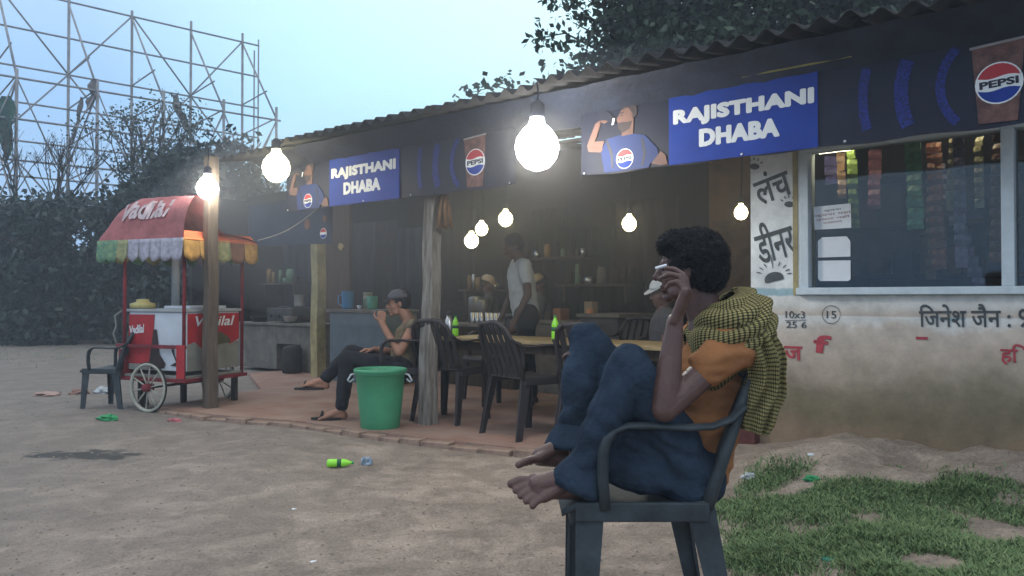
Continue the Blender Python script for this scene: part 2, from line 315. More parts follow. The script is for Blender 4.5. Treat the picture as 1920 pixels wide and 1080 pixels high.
def obj(name, bm, m, parent=None, smooth=False, off=None, loc=None, bevel=0):
    bmesh.ops.recalc_face_normals(bm, faces=bm.faces)
    if off is not None: bmesh.ops.translate(bm, verts=bm.verts, vec=-Vector(off))
    me = bpy.data.meshes.new(name); bm.to_mesh(me); bm.free(); me.materials.append(m)
    if smooth: me.polygons.foreach_set('use_smooth', [True]*len(me.polygons))
    o = link(bpy.data.objects.new(name, me), parent)
    if loc is not None: o.location = loc
    if bevel:
        md = o.modifiers.new('bevel', 'BEVEL'); md.width = bevel; md.segments = 2; md.limit_method = 'ANGLE'
    return o
def tag(o, label=None, cat=None, group=None, kind=None):
    if label: o['label'] = label
    if cat: o['category'] = cat
    if group: o['group'] = group
    if kind: o['kind'] = kind
    return o
def thing(name, label, cat, loc=(0, 0, 0), rz=0, group=None):
    o = bpy.data.objects.new(name, None); o.empty_display_size = 0.1; link(o); o.location = loc; o.rotation_euler = (0, 0, rz)
    return tag(o, label, cat, group)
def dup(root, loc, rz, label, group=None):
    r = root.copy(); link(r); r.location = loc; r.rotation_euler = (0, 0, rz); r['label'] = label
    if group: r['group'] = group
    for ch in list(root.children):
        c = ch.copy(); link(c, r)
        for g in ch.children: link(g.copy(), c)
    return r
def solo(name, bm, m, label, cat, group=None, smooth=False, kind=None, rot=0):
    """top-level single mesh: origin moved to the base centre"""
    bmesh.ops.recalc_face_normals(bm, faces=bm.faces)
    xs = [v.co for v in bm.verts]; c = Vector(((min(v.x for v in xs)+max(v.x for v in xs))/2, (min(v.y for v in xs)+max(v.y for v in xs))/2, min(v.z for v in xs)))
    bmesh.ops.translate(bm, verts=bm.verts, vec=-c)
    o = obj(name, bm, m, None, smooth); o.location = c; return tag(o, label, cat, group, kind)
def text_mesh(s, wd, ht, bold=0.0, depth=0.002, spacing=1.0, shear=0.0, mat_=None, name='lettering'):
    cu = bpy.data.curves.new('t', 'FONT'); cu.body = s; cu.size = 1; cu.offset = bold; cu.extrude = 0.01; cu.space_character = spacing; cu.shear = shear; cu.resolution_u = 3
    o = bpy.data.objects.new('t', cu); COL.objects.link(o); dg = bpy.context.evaluated_depsgraph_get()
    me = bpy.data.meshes.new_from_object(o.evaluated_get(dg)); bpy.data.objects.remove(o); bpy.data.curves.remove(cu)
    n = len(me.vertices); co = np.empty(n*3); me.vertices.foreach_get('co', co); co = co.reshape(-1, 3)
    mn = co.min(0); mx = co.max(0); c = (mn+mx)/2
    x = (co[:, 0]-c[0])*wd/(mx[0]-mn[0]); z = (co[:, 1]-c[1])*ht/(mx[1]-mn[1]); y = -(co[:, 2]-c[2])/0.01*depth/2
    me.vertices.foreach_set('co', np.stack([x, y, z], 1).ravel().copy()); me.update(); me.materials.clear(); me.materials.append(mat_ or M_vwhite); me.name = name
    return me
def bold_mesh(s, wd, ht, k, **kw):
    a = text_mesh(s, wd-2*k, ht-2*k, 0.012, .001, **kw); n = len(a.vertices); co = np.empty(n*3); a.vertices.foreach_get('co', co); co = co.reshape(-1, 3)
    polys = [tuple(p.vertices) for p in a.polygons]; V_ = []; F_ = []
    for q in range(13):
        dx, dz = (0, 0) if q == 0 else (k*math.cos(q*math.pi/6)*(1 if q else 0), k*.8*math.sin(q*math.pi/6)); b0 = len(V_); V_ += [(x+dx, y-.00006*q, z+dz) for x, y, z in co]; F_ += [tuple(i+b0 for i in p) for p in polys]
    me = bpy.data.meshes.new('lettering'); me.from_pydata(V_, [], F_); me.materials.append(a.materials[0]); return me
def addme(name, me, parent, loc, rot=(0, 0, 0)):
    o = link(bpy.data.objects.new(name, me), parent); o.location = loc; o.rotation_euler = rot; return o
def remeshed(bm, voxel, smooth=3, disp=None, name='body'):
    bmesh.ops.recalc_face_normals(bm, faces=bm.faces)
    me = bpy.data.meshes.new('t'); bm.to_mesh(me); bm.free(); o = bpy.data.objects.new('t', me); COL.objects.link(o)
    r = o.modifiers.new('r', 'REMESH'); r.mode = 'VOXEL'; r.voxel_size = voxel
    s = o.modifiers.new('s', 'SMOOTH'); s.factor = 0.5; s.iterations = smooth
    dg = bpy.context.evaluated_depsgraph_get(); m2 = bpy.data.meshes.new_from_object(o.evaluated_get(dg)); bpy.data.objects.remove(o); bpy.data.meshes.remove(me)
    if disp:
        n = len(m2.vertices); co = np.empty(n*3); m2.vertices.foreach_get('co', co); co = co.reshape(-1, 3)
        no = np.empty(n*3); m2.vertices.foreach_get('normal', no); no = no.reshape(-1, 3)
        d = np.array([disp(Vector(c)) for c in co]); m2.vertices.foreach_set('co', (co+no*d[:, None]).ravel()); m2.update()
    m2.polygons.foreach_set('use_smooth', [True]*len(m2.polygons)); m2.name = name
    return m2
def shift_me(me, off):
    me.transform(Matrix.Translation(-Vector(off)))
    return me

def leaves(name, pts, size, m, parent, aspect=.5):
    pts = np.asarray(pts); n = len(pts); d = rng.normal(size=(n, 3)); d /= np.linalg.norm(d, axis=1)[:, None]; e_ = rng.normal(size=(n, 3)); e_ -= (e_*d).sum(1)[:, None]*d; e_ /= np.linalg.norm(e_, axis=1)[:, None]
    s = size*rng.uniform(.6, 1.3, n)[:, None]; v = np.empty((n, 4, 3)); v[:, 0] = pts-d*s*.5; v[:, 1] = pts+e_*s*aspect*.5+d*s*.05; v[:, 2] = pts+d*s*.5; v[:, 3] = pts-e_*s*aspect*.5+d*s*.05
    me = bpy.data.meshes.new(name); me.vertices.add(n*4); me.vertices.foreach_set('co', v.ravel()); me.loops.add(n*4); me.loops.foreach_set('vertex_index', np.arange(n*4)); me.polygons.add(n); me.polygons.foreach_set('loop_start', np.arange(n)*4); me.update(calc_edges=True); me.materials.append(m)
    return link(bpy.data.objects.new(name, me), parent)
# ------------------------------------------------------------------ ground
def smooth(x, a, b):
    t = max(0.0, min(1.0, (x-a)/(b-a))); return t*t*(3-2*t)
def gh(x, y):
    d = math.hypot(x, y)
    near = 1-smooth(d, 14, 30)
    h = (noise.noise(Vector((x*0.9, y*0.9, 0)))*0.03 + noise.noise(Vector((x*3.1, y*3.1, 3)))*0.012 + abs(noise.noise(Vector((x*7, y*8, 5))))*0.011 + noise.noise(Vector((x*19, y*19, 5)))*0.006)*near
    a = x*CP+y*SP; D = -x*SP+y*CP
    # flat under the building
    h *= 1-0.9*smooth(D, 3.6, 4.3)
    # heaped earth along the shop wall
    m = smooth(a, -2.25, -1.7)*smooth(D, 4.05, 4.75)*(1-smooth(D, 5.3, 5.7))
    h += m*(0.10+0.07*noise.noise(Vector((a*2.1, D*2.1, 9)))+0.04*noise.noise(Vector((a*7, D*7, 9))))
    h += 0.13*smooth(x, 0.75, 1.7)*smooth(D, 1.2, 2.6)*(1-smooth(d, 9, 14))
    h = h+(0.012-h)*math.exp(-(((x-.42)/.55)**2+((y-2.68)/.45)**2)**2)
    return h
xs = np.concatenate([np.linspace(-160, -12, 26)[:-1], np.linspace(-12, -5, 45)[:-1], np.linspace(-5, 4, 190)[:-1], np.linspace(4, 14, 40)[:-1], np.linspace(14, 160, 24)])
ys = np.concatenate([np.linspace(-60, 1, 16)[:-1], np.linspace(1, 9, 180)[:-1], np.linspace(9, 24, 50)[:-1], np.linspace(24, 260, 30)])
V = [(x, y, gh(x, y)) for y in ys for x in xs]; nx = len(xs)
F = [(j*nx+i, j*nx+i+1, (j+1)*nx+i+1, (j+1)*nx+i) for j in range(len(ys)-1) for i in range(nx-1)]
me = bpy.data.meshes.new('ground'); me.from_pydata(V, [], F); me.materials.append(M_ground); me.polygons.foreach_set('use_smooth', [True]*len(F))
tag(link(bpy.data.objects.new('ground', me)), 'bare trodden dirt ground with damp patches', kind='structure')

def G2(px, py):
    z = 0.0
    for _ in range(12):
        g = G(px, py, z); z = .5*z+.5*gh(g.x, g.y)
    g = G(px, py, z); g.z = gh(g.x, g.y); return g
# pebbles and clods on the dirt
def scatter(name, n, area, smin, smax, m, label):
    vv = []; ff = []
    for _ in range(n):
        x, y = area(); s = random.uniform(smin, smax)*random.choice((0.5, 0.6, 1)); z = gh(x, y); k = len(vv); a0 = random.random()*6
        ring = [(x+math.cos(a0+i*1.257)*s*random.uniform(.7, 1.2), y+math.sin(a0+i*1.257)*s*random.uniform(.7, 1.2), z-0.003) for i in range(5)]
        up = [(px*0.5+x*0.5, py*0.5+y*0.5, z+s*random.uniform(.25, .5)) for px, py, _ in ring]
        vv += ring+up
        for i in range(5): ff.append((k+i, k+(i+1) % 5, k+5+(i+1) % 5, k+5+i))
        ff.append(tuple(k+5+i for i in range(5)))
    me = bpy.data.meshes.new(name); me.from_pydata(vv, [], ff); me.materials.append(m)
    tag(link(bpy.data.objects.new(name, me)), label, 'pebbles', kind='stuff')
def area1():
    while True:
        y = random.uniform(2.6, 9.5); x = random.uniform(-0.64*y-0.3, 0.64*y)
        if aD(Vector((x, y, 0)))[1] < 3.9 or (x > 1.3 and y < 4.9): return x, y
scatter('pebbles', 5200, area1, 0.003, 0.013, mat('pebble_stone', (0.27, 0.22, 0.17), 0.9, 0.3, 30, 0.3), 'small stones and clods scattered over the dirt')

# ------------------------------------------------------------------ porch floor
FZ = 0.05
edge_px = [(300, 772), (400, 787), (560, 800), (690, 818), (800, 833), (970, 852), (1150, 858), (1300, 860), (1424, 862)]
edge = [aD(G(x, y)) for x, y in edge_px]
bm = BM()
poly = edge+[(edge[-1][0], 8.7), (edge[0][0]-2.5, 8.7), (edge[0][0]-2.5, 6.2), (edge[0][0]-0.6, 5.2)]
top = [bm.verts.new((a, D, FZ)) for a, D in poly]; bot = [bm.verts.new((a, D, -0.2)) for a, D in poly]
bm.faces.new(top)
for i in range(len(poly)): j = (i+1) % len(poly); bm.faces.new((top[i], bot[i], bot[j], top[j]))
o = obj('porch_floor', bm, M_pave, None); o.rotation_euler.z = PHI; porch = tag(o, 'worn pink brick paving floor of the eating area', kind='structure')
# edging bricks, each one a piece
bmb = BM(); box(bmb, -0.11, 0.11, -0.055, 0.055, -0.04, 0.035); bme = bpy.data.meshes.new('brick'); bmesh.ops.bevel(bmb, geom=bmb.edges[:], offset=0.006, segments=1, affect='EDGES'); bmesh.ops.recalc_face_normals(bmb, faces=bmb.faces); bmb.to_mesh(bme); bmb.free(); bme.materials.append(M_brick)
for (a0, d0), (a1, d1) in zip(edge[:-1], edge[1:]):
    ln = math.hypot(a1-a0, d1-d0); n = max(1, round(ln/0.235))
    for i in range(n):
        t = (i+0.5)/n; o = link(bpy.data.objects.new('brick', bme), porch)
        o.location = (a0+(a1-a0)*t+random.uniform(-.004, .004), d0+(d1-d0)*t-0.03+random.uniform(-.012, .012), FZ-0.042+random.uniform(-.016, .008))
        o.rotation_euler = (random.uniform(-.04, .04), random.uniform(-.03, .03), math.atan2(d1-d0, a1-a0)+random.uniform(-.05, .05)); o.scale = ((ln/n-0.008)/0.22, 1, 1)

# ------------------------------------------------------------------ building
B0 = Vector((fa(1408, 5.2), 5.2, 0.0))
bld = thing('roadside_eatery', 'low open-fronted eatery building with corrugated roof and painted shop wall', 'building', W(B0.x, B0.y, 0), PHI)
def bp(name, bm, m, smooth=False, label=None, bevel=0, parent=None):
    o = obj(name, bm, m, parent or bld, smooth, off=B0, bevel=bevel)
    if label: o['label'] = label
    return o
aWL, aWR = B0.x, fa(1920, 5.2)+2.4
aK = fa(1410, 5.2); aw0 = fa(1503, 5.2); am0, am1 = fa(1880, 5.2), fa(1905, 5.2)
SILL = 1.125; WT = 2.10
# shop wall with window opening
bm = BM()
box(bm, aWL, aWR, 5.2, 5.4, -0.3, SILL)
box(bm, aWL, aw0, 5.2, 5.4, SILL, 2.75)
box(bm, aw0, aWR, 5.2, 5.4, WT, 2.75)
bp('shop_wall', bm, M_wall, label='shop wall with peeling white paint above mossy stained plaster')
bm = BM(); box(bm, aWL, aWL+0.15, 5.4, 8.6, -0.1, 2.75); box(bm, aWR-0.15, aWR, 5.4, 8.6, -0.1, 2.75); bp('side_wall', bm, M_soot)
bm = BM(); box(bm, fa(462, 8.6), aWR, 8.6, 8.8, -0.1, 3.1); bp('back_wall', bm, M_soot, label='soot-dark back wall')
bm = BM(); box(bm, aWL+0.15, aWR-0.15, 5.4, 8.6, 0, 0.06); bp('shop_floor', bm, M_plast)
aLE = fa(462, 8.6)
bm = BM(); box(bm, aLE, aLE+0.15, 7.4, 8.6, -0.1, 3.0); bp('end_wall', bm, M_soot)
bm = BM(); box(bm, aWL+.16, aWR-.16, 7.3, 7.35, 0.06, 2.7); bp('shop_backdrop', bm, mat('mauve_grey_backdrop', (.22, .20, .22), .9, .25, 3, .1))  # backdrop panel added to lighten the view into the shop
# window : frame part with mullion, sill, pane sub-parts
bm = BM()
box(bm, aw0, aw0+0.055, 5.17, 5.3, SILL, WT); box(bm, aw0+0.055, aWR-0.2, 5.17, 5.3, WT-0.05, WT)
win = bp('window', bm, M_frame, bevel=0.004)
bm = BM(); box(bm, aw0-0.02, aWR-0.1, 5.15, 5.32, SILL, SILL+0.045); bp('sill', bm, M_frame, parent=win, bevel=0.004)
for x0, x1 in ((am0, am1), (am1+1.25, am1+1.33)):
    bm = BM(); box(bm, x0, x1, 5.165, 5.3, SILL+0.045, WT-0.05); bp('mullion', bm, M_frame, parent=win, bevel=0.004)
for x0, x1 in ((aw0+0.055, am0), (am1, am1+1.25)):
    bm = BM(); box(bm, x0, x1, 5.235, 5.24, SILL+0.045, WT-0.05); bp('pane', bm, M_glass, parent=win)
# yellow-brown jamb strip next to the window
bm = BM(); box(bm, fa(1488, 5.2), aw0-0.022, 5.192, 5.2, SILL, WT); bp('jamb_strip', bm, M_ylw)
# red plinth at the corner
bm = BM(); box(bm, fa(1270, 5.2), fa(1420, 5.17), 5.12, 5.5, -0.1, 0.34); bp('plinth', bm, M_redplinth, label='dark red oxide plinth at the wall corner', bevel=0.01)
# painted lettering on wall
def wall_text(s, px, py, wpx, hpx, m, bold=0.01, rot=0.0, label=None, shear=0):
    Y = YD(px, 5.2); a = fa(px, 5.2); wd = fa(px+wpx/2, 5.2)-fa(px-wpx/2, 5.2); ht = hpx*Y/1500
    me = text_mesh(s, wd, ht, bold, 0.004, mat_=m, name='painted_lettering', shear=shear)
    o = addme('painted_lettering', me, bld, Vector((a, 5.1965, fz(px, py, 5.2)))-B0, (0, rot, 0))
    if label: o['label'] = label
wall_text('लंच', 1448, 347, 66, 60, M_ink, 0.012, R(-16), 'grey painted Hindi word लंच')
wall_text('डीनर', 1452, 450, 72, 78, M_ink, 0.012, R(-14), 'grey painted Hindi word डीनर')
wall_text('िजनेश जैन : 9', 1822, 592, 205, 44, M_ink, 0.012, R(-1), 'dark painted Hindi name on the wall')
wall_text('10x3', 1491, 590, 36, 13, M_ink, 0, 0); wall_text('25 6', 1493, 609, 38, 12, M_ink, 0, 0); wall_text('15', 1559, 590, 18, 14, M_ink, 0, 0)
wall_text('ज', 1487, 662, 34, 26, M_inkred, 0.02, 0, 'red painted letter'); wall_text('f', 1541, 645, 32, 34, M_inkred, 0.03, 0.1)
wall_text('हि', 1900, 665, 50, 40, M_inkred, 0.02, 0)
wall_text('-', 1728, 634, 22, 5, M_inkred, 0.02, 0)
def wall_strokes(strokes, m, name='painted_mark', label=None):
    bm = BM()
    for pts, wd in strokes:
        q = [Vector((fa(x, 5.2), 5.194, fz(x, y, 5.2))) for x, y in pts]; n = len(q); L_ = []; R_ = []
        for i, p in enumerate(q):
            d = (q[min(i+1, n-1)]-q[max(i-1, 0)]).normalized(); s = Vector((-d.z, 0, d.x)); ww = wd*(0.5 if i in (0, n-1) and n > 2 else 1)
            L_.append(bm.verts.new(p+s*ww)); R_.append(bm.verts.new(p-s*ww))
        for i in range(n-1): bm.faces.new((L_[i], L_[i+1], R_[i+1], R_[i]))
    o = bp(name, bm, m)
    if label: o['label'] = label
wall_strokes([([(1472, 601), (1512, 600)], .002)], M_ink)
wall_strokes([([(1559+17*math.cos(t*.4), 590+17*math.sin(t*.4)) for t in range(17)], .002)], M_ink, label='grey circle round the number 15')
sunr = []
for k, ang in enumerate((-165, -145, -125, -97, -70, -48, -28, -12)):
    c, s = math.cos(R(ang)), math.sin(R(ang)); r0 = 24 if k != 3 else 18; r1 = 34 if k != 3 else 48
    sunr.append(([(1452+c*r0*1.0, 518+s*r0*0.85), (1452+c*(r0+r1)/2, 518+s*(r0+r1)/2*0.85), (1452+c*r1, 518+s*r1*0.85)], .004))
wall_strokes(sunr, M_ink, label='painted rays of the little sun on the pillar')
def wall_blob(cx, cy, rx, ry, rot, cut=False, m=M_ink, D=5.194):
    bm = BM(); pts = []
    for k in range(20):
        t = 2*math.pi*k/20; x = math.cos(t)*rx; y = math.sin(t)*ry
        if cut: y = min(y, ry*0.35)
        pts.append((cx+x*math.cos(rot)-y*math.sin(rot), cy+x*math.sin(rot)+y*math.cos(rot)))
    prism(bm, [(fa(x, 5.2), fz(x, y, 5.2)) for x, y in pts], D, 5.199); bp('painted_mark', bm, m)
wall_blob(1452, 523, 18, 13, R(-14), True)
for cx, cy, s in ((1481, 383, 9), (1416, 312, 9)):
    wall_blob(cx, cy, s, s*0.62, 0)
    wall_strokes([([(cx+math.cos(R(a))*13, cy+math.sin(R(a))*12), (cx+math.cos(R(a))*18, cy+math.sin(R(a))*17)], .004) for a in (-150, -120, -92, -62, -30)], M_ink)

# roof: separate corrugated sheets
pitch = 0.146
def sheet(a0, a1, D0, D1, z0, slope, ph):
    bm = BM(); n = int((a1-a0)/pitch*8); rows = 7; top = []
    for r in range(rows):
        D = D0+(D1-D0)*r/(rows-1); top.append([Vector((a0+(a1-a0)*i/n, D, z0+(D-D0)*slope+0.026*math.cos(2*math.pi*((a0+(a1-a0)*i/n)/pitch+ph)))) for i in range(n+1)])
    vt = [[bm.verts.new(p) for p in r] for r in top]; vb = [[bm.verts.new(p-Vector((0, 0, 0.007))) for p in r] for r in top]
    for g in (vt, vb):
        for r in range(rows-1):
            for i in range(n): bm.faces.new((g[r][i], g[r][i+1], g[r+1][i+1], g[r+1][i]))
    for i in range(n): bm.faces.new((vt[0][i], vt[0][i+1], vb[0][i+1], vb[0][i])); bm.faces.new((vt[-1][i], vt[-1][i+1], vb[-1][i+1], vb[-1][i]))
    for r in range(rows-1):
        for i in (0, n): bm.faces.new((vt[r][i], vt[r+1][i], vb[r+1][i], vb[r][i]))
    return bm
aR0 = fa(398, 4.2); a = aR0; k = 0
while a < aWR+0.3:
    z = 2.525+random.uniform(-.015, .02)+(0.03 if k % 3 == 1 else 0); w_ = 1.05
    if a+w_/2 < fa(700, 4.2): z -= 0.02
    bp('roof_sheet', sheet(a, a+w_+0.04, 4.2+random.uniform(-.05, .06), 6.6, z+0.004*(k % 2), 0.17, 0), M_roof, True)
    bp('roof_sheet', sheet(a, a+w_+0.04, 6.4, 8.95, z+0.40+0.004*(k % 2), 0.17, 0), M_roof, True)
    a += w_; k += 1
# purlins and rafters
for D, z in ((4.74, 2.52), (6.3, 2.80), (8.3, 3.12)):
    bm = BM(); tube(bm, [(aR0+0.05, D, z), (aWR*0.5+aR0*0.5, D, z-0.015), (aWR-0.05, D, z)], 0.035, 8); bp('purlin', bm, M_soot if D < 5 else M_woodd, True)  # front purlin coloured darker to keep the gap under the eave in shade
for a in np.arange(aR0+0.4, aWL, 1.25):
    bm = BM(); tube(bm, [(a, 4.78, 2.49), (a+0.03, 6.4, 2.74), (a, 8.6, 3.08)], 0.035, 8); bp('rafter', bm, M_woodd, True)
bm = BM(); n = 60; L_ = []  # added dark strip in place of the shaded gap above the banners
for i in range(n+1):
    a_ = fa(505, 4.66)+(fa(1920, 4.66)+.4-fa(505, 4.66))*i/n; q = .012*math.sin(i*1.3)+.008*math.sin(i*3.1); L_.append([(a_, 4.40+q, 2.535), (a_, 4.46+q, 2.49), (a_, 4.56-q*.5, 2.435), (a_, 4.67+q, 2.33)])
ringmesh(bm, L_, cap=False, closed=False); bp('dark_gap_strip', bm, mat('dark_gap_blue', (0.013, 0.018, 0.036), 0.6, .5, 5, .3), True, label='added dark strip standing for the shade under the eave')
# posts
def post(x, y, wpx, lean, ztop, m, label, D=None, back=0):
    p = G(x, y) if D is None else None
    if p is None: p = Vector(((x-960)/1500*YD(x, D), YD(x, D), FZ-0.05))
    a, Dd = aD(p); h = wpx*p.y/1500/2/1.2; bm = BM(); rings = []
    for i in range(9):
        t = i/8; z = p.z+(ztop-p.z)*t; cx = a+lean*t+0.006*math.sin(i*2.1); cd = Dd+back*t+0.006*math.cos(i*1.7); hh = h*(1.03-0.06*t)*(1+0.03*math.sin(i*3))
        rings.append([(cx+sx*hh, cd+sy*hh, z) for sx, sy in ((-1, -1), (1, -1), (1, 1), (-1, 1))])
    ringmesh(bm, rings); bp('post', bm, m, label=label, bevel=0.006)
post(395, 774, 25, 0.0, 2.47, M_wood, 'wooden post in front of the ice-cream cart')
post(801, 806, 31, -0.05, 2.44, mat('flaking_whitewashed_timber', (0.12, 0.095, 0.075), 0.9, 0.3, 7, 0.5, 25, col2=(0.33, 0.31, 0.28), stretch=(4, 4, 0.5)), 'weathered post with flaking whitewash beside the green bin', back=.14)
post(597, 0, 24, 0.0, 2.72, M_ylw, 'yellow washed inner pillar', D=6.5)
# brown board panel behind the pillar and dark curtain-like shutters inside
bm = BM(); box(bm, fa(606, 7.3), fa(655, 7.3), 7.3, 7.36, 0, 2.8); bp('board_panel', bm, mat('brown_boards', (0.07, 0.038, 0.024), 0.85, 0.4, 4, 0.3, stretch=(5, 5, 0.5)))
# wall piece beside the shop corner, warm bulb light put into its colour
bm = BM(); box(bm, fa(1330, 7.6), fa(1480, 7.6), 7.6, 7.7, 0, 2.6); bp('inner_wall', bm, mat('warm_lit_inner_wall', (0.10, 0.06, 0.03), 0.9, 0.5, 4, 0.3), label='inner wall by the corner bulb with the warm bulb light painted in')
# yellow lath on top of the banner
bm = BM(); box(bm, fa(1395, 4.58), fa(1602, 4.58), 4.555, 4.575, 2.432, 2.447); bp('lath', bm, mat('yellow_lath', (0.22, 0.20, 0.05), 0.6, 0.2, 5, 0.1))

# ------------------------------------------------------------------ banners
BZ0, BZ1 = 1.96, 2.43; BD = 4.60
def banner(aP, wP, left, right, label, group):
    """aP: left edge of the name panel, everything relative to it in metres"""
    org = Vector((aP, BD, BZ0)); t = thing('shop_banner', label, 'banner', W(aP, BD, BZ0), PHI, group)
    H = BZ1-BZ0
    def put(name, poly, m, d0, d1=-0.0005, parent=t):
        bm = BM(); prism(bm, poly, d0, d1); return obj(name, bm, m, parent)
    # cloth with a slight wave
    bm = BM(); n = 40; f = []
    for y in (0.006, 0.012): f.append([[bm.verts.new((-left+(left+right)*i/n, y+0.002*math.sin(i*0.9)*(z < .1), z+(0.006*math.sin(i*0.8+1) if z < .1 else 0))) for i in range(n+1)] for z in (0, H)])
    for g in f:
        for i in range(n): bm.faces.new((g[0][i], g[0][i+1], g[1][i+1], g[1][i]))
    for r in (0, 1):
        for i in range(n): bm.faces.new((f[0][r][i], f[0][r][i+1], f[1][r][i+1], f[1][r][i]))
    obj('cloth', bm, M_vinyl, t)
    put('name_panel', [(0, 0.004), (wP, 0.004), (wP, H-0.004), (0, H-0.004)], M_vblue, -0.001, 0.003)
    me = bold_mesh('RAJISTHANI', 0.905, 0.122, .0085, spacing=1.06); addme('lettering', me, t, (0.485, -0.003, 0.295))
    me = bold_mesh('DHABA', 0.52, 0.117, .0085, spacing=1.06); addme('lettering', me, t, (0.475, -0.003, 0.152))
    cx = wP+0.90; cz = 0.235
    for ri, wi in ((0.27, .045), (0.46, .07), (0.655, .05)):
        for s, e_ in ((0, 1),):
            pts_o = []; pts_i = []
            for k in range(25):
                a = math.pi*(0.5+k/24); 
                for lst, rr in ((pts_o, ri+wi/2), (pts_i, ri-wi/2)):
                    x = cx+math.cos(a)*rr; z = cz+math.sin(a)*rr; lst.append((x, z))
            bm = BM(); prev = None
            for (xo, zo), (xi, zi) in zip(pts_o, pts_i):
                if not (0.006 < zo < H-0.006 and 0.006 < zi < H-0.006 and xo > wP+0.01): prev = None; continue
                cur = (bm.verts.new((xo, 0.002, zo)), bm.verts.new((xi, 0.002, zi)))
                if prev: bm.faces.new((prev[0], cur[0], cur[1], prev[1]))
                prev = cur
            if len(bm.verts): obj('printed_arc', bm, M_varc, t)
            else: bm.free()
    # glass of cola print with emblem
    gx = cx-0.01
    put('printed_glass', [(gx-0.115, 0.41), (gx+0.115, 0.425), (gx+0.085, 0.02), (gx-0.085, 0.02)], M_vcola, -0.001, 0.003)
    put('glass_rim', [(gx-0.122, 0.402), (gx+0.118, 0.417), (gx+0.12, 0.43), (gx-0.124, 0.415)], mat('pale_rim_print', (0.3, 0.28, 0.28), 0.5, 0.2, 20, 0), -0.002, 0.0025)
    rr = 0.013
    def emblem(ex, ez, r, par=t):
        bm = BM(); prism(bm, [(ex+math.cos(k*.2618)*r, ez+math.sin(k*.2618)*r) for k in range(24)], -0.003, -0.0012); em = obj('emblem', bm, M_vwhite, par)
        r2 = r*0.93
        for sgn, mm, nm in ((1, M_vred, 'emblem_cap'), (-1, M_vblue, 'emblem_base')):
            top_ = []
            for k in range(13):
                u = math.radians(18+144*k/12); top_.append((ex+math.cos(u)*r2, ez+sgn*math.sin(u)*r2))
            bot_ = [(ex+r2*0.9*(-1+2*k/8)*1.0, ez+sgn*r*(0.30)+r*0.07*math.sin(-math.pi+2*math.pi*k/8)*1.0) for k in range(9)]
            bm = BM(); prism(bm, top_+bot_, -0.0042, -0.0031); obj(nm, bm, mm, em)
        me = text_mesh('PEPSI', r*1.62, r*0.36, 0.04, 0.001, mat_=M_vink); addme('emblem_lettering', me, em, (ex, -0.0045, ez), (0, R(-3), 0))
    emblem(gx+0.005, 0.215, 0.105)
    # drinking man print, left of the name panel
    bx = -0.34
    put('printed_shirt', [(bx-0.16, 0.006), (bx-0.19, 0.16), (bx-0.14, 0.235), (bx-0.03, 0.25), (bx+0.06, 0.25), (bx+0.16, 0.225), (bx+0.25, 0.13), (bx+0.27, 0.06), (bx+0.20, 0.03), (bx+0.19, 0.006)], M_vshirt, -0.001, 0.003)
    put('printed_arm', [(bx-0.19, 0.15), (bx-0.16, 0.225), (bx-0.24, 0.232), (bx-0.19, 0.36), (bx-0.15, 0.375), (bx-0.13, 0.36), (bx-0.16, 0.345), (bx-0.205, 0.37), (bx-0.235, 0.355), (bx-0.305, 0.21), (bx-0.29, 0.165)], M_vskin, -0.0015, 0.0025)
    put('printed_arm', [(bx+0.21, 0.03), (bx+0.275, 0.012), (bx+0.33, 0.012), (bx+0.315, 0.075), (bx+0.28, 0.105)], M_vskin, -0.0015, 0.0025)
    put('printed_neck', [(bx-0.02, 0.24), (bx+0.07, 0.245), (bx+0.075, 0.35), (bx-0.01, 0.32)], M_vskin, -0.0018, 0.0022)
    put('printed_face', [(bx-0.03, 0.30), (bx-0.055, 0.345), (bx-0.06, 0.36), (bx-0.042, 0.385), (bx-0.02, 0.42), (bx+0.05, 0.43), (bx+0.075, 0.38), (bx+0.06, 0.315), (bx+0.02, 0.285)], M_vskin, -0.0022, 0.0018)
    put('printed_hair', [(bx-0.025, 0.415), (bx+0.01, 0.452), (bx+0.07, 0.452), (bx+0.10, 0.42), (bx+0.10, 0.37), (bx+0.072, 0.35), (bx+0.055, 0.40), (bx+0.03, 0.43)], M_vhair, -0.0026, 0.0015)
    put('printed_beard', [(bx-0.045, 0.335), (bx-0.05, 0.30), (bx-0.01, 0.262), (bx+0.045, 0.285), (bx+0.065, 0.335), (bx+0.035, 0.33), (bx-0.01, 0.335)], M_vhair, -0.003, 0.0012)
    put('printed_bottle', [(bx-0.075, 0.335), (bx-0.06, 0.345), (bx-0.10, 0.40), (bx-0.15, 0.44), (bx-0.21, 0.43), (bx-0.20, 0.38), (bx-0.12, 0.355)], M_vink, -0.0032, 0.001)
    put('printed_glint', [(bx-0.10, 0.325), (bx-0.083, 0.33), (bx-0.072, 0.37), (bx-0.09, 0.372)], M_vwhite, -0.0036, 0.0008)
    put('printed_brow', [(bx-.035, .398), (bx-.005, .405), (bx+.004, .398), (bx-.03, .390)], M_vhair, -.0032, .001)
    put('printed_eye', [(bx-.030, .380), (bx-.012, .385), (bx-.006, .379), (bx-.026, .374)], M_vhair, -.0032, .001)
    put('printed_ear', [(bx+.052, .385), (bx+.066, .388), (bx+.068, .355), (bx+.055, .352)], mat('dark_skin_print', (0.15, 0.075, 0.055), .5, .2, 8, 0), -.0032, .001)
    put('printed_neck_shade', [(bx-.015, .285), (bx+.06, .30), (bx+.072, .255), (bx+.02, .262)], MC['dark_skin_print'], -.0025, .001)
    put('printed_arm_shade', [(bx-.30, .19), (bx-.18, .155), (bx-.17, .175), (bx-.28, .212)], MC['dark_skin_print'], -.0022, .001)
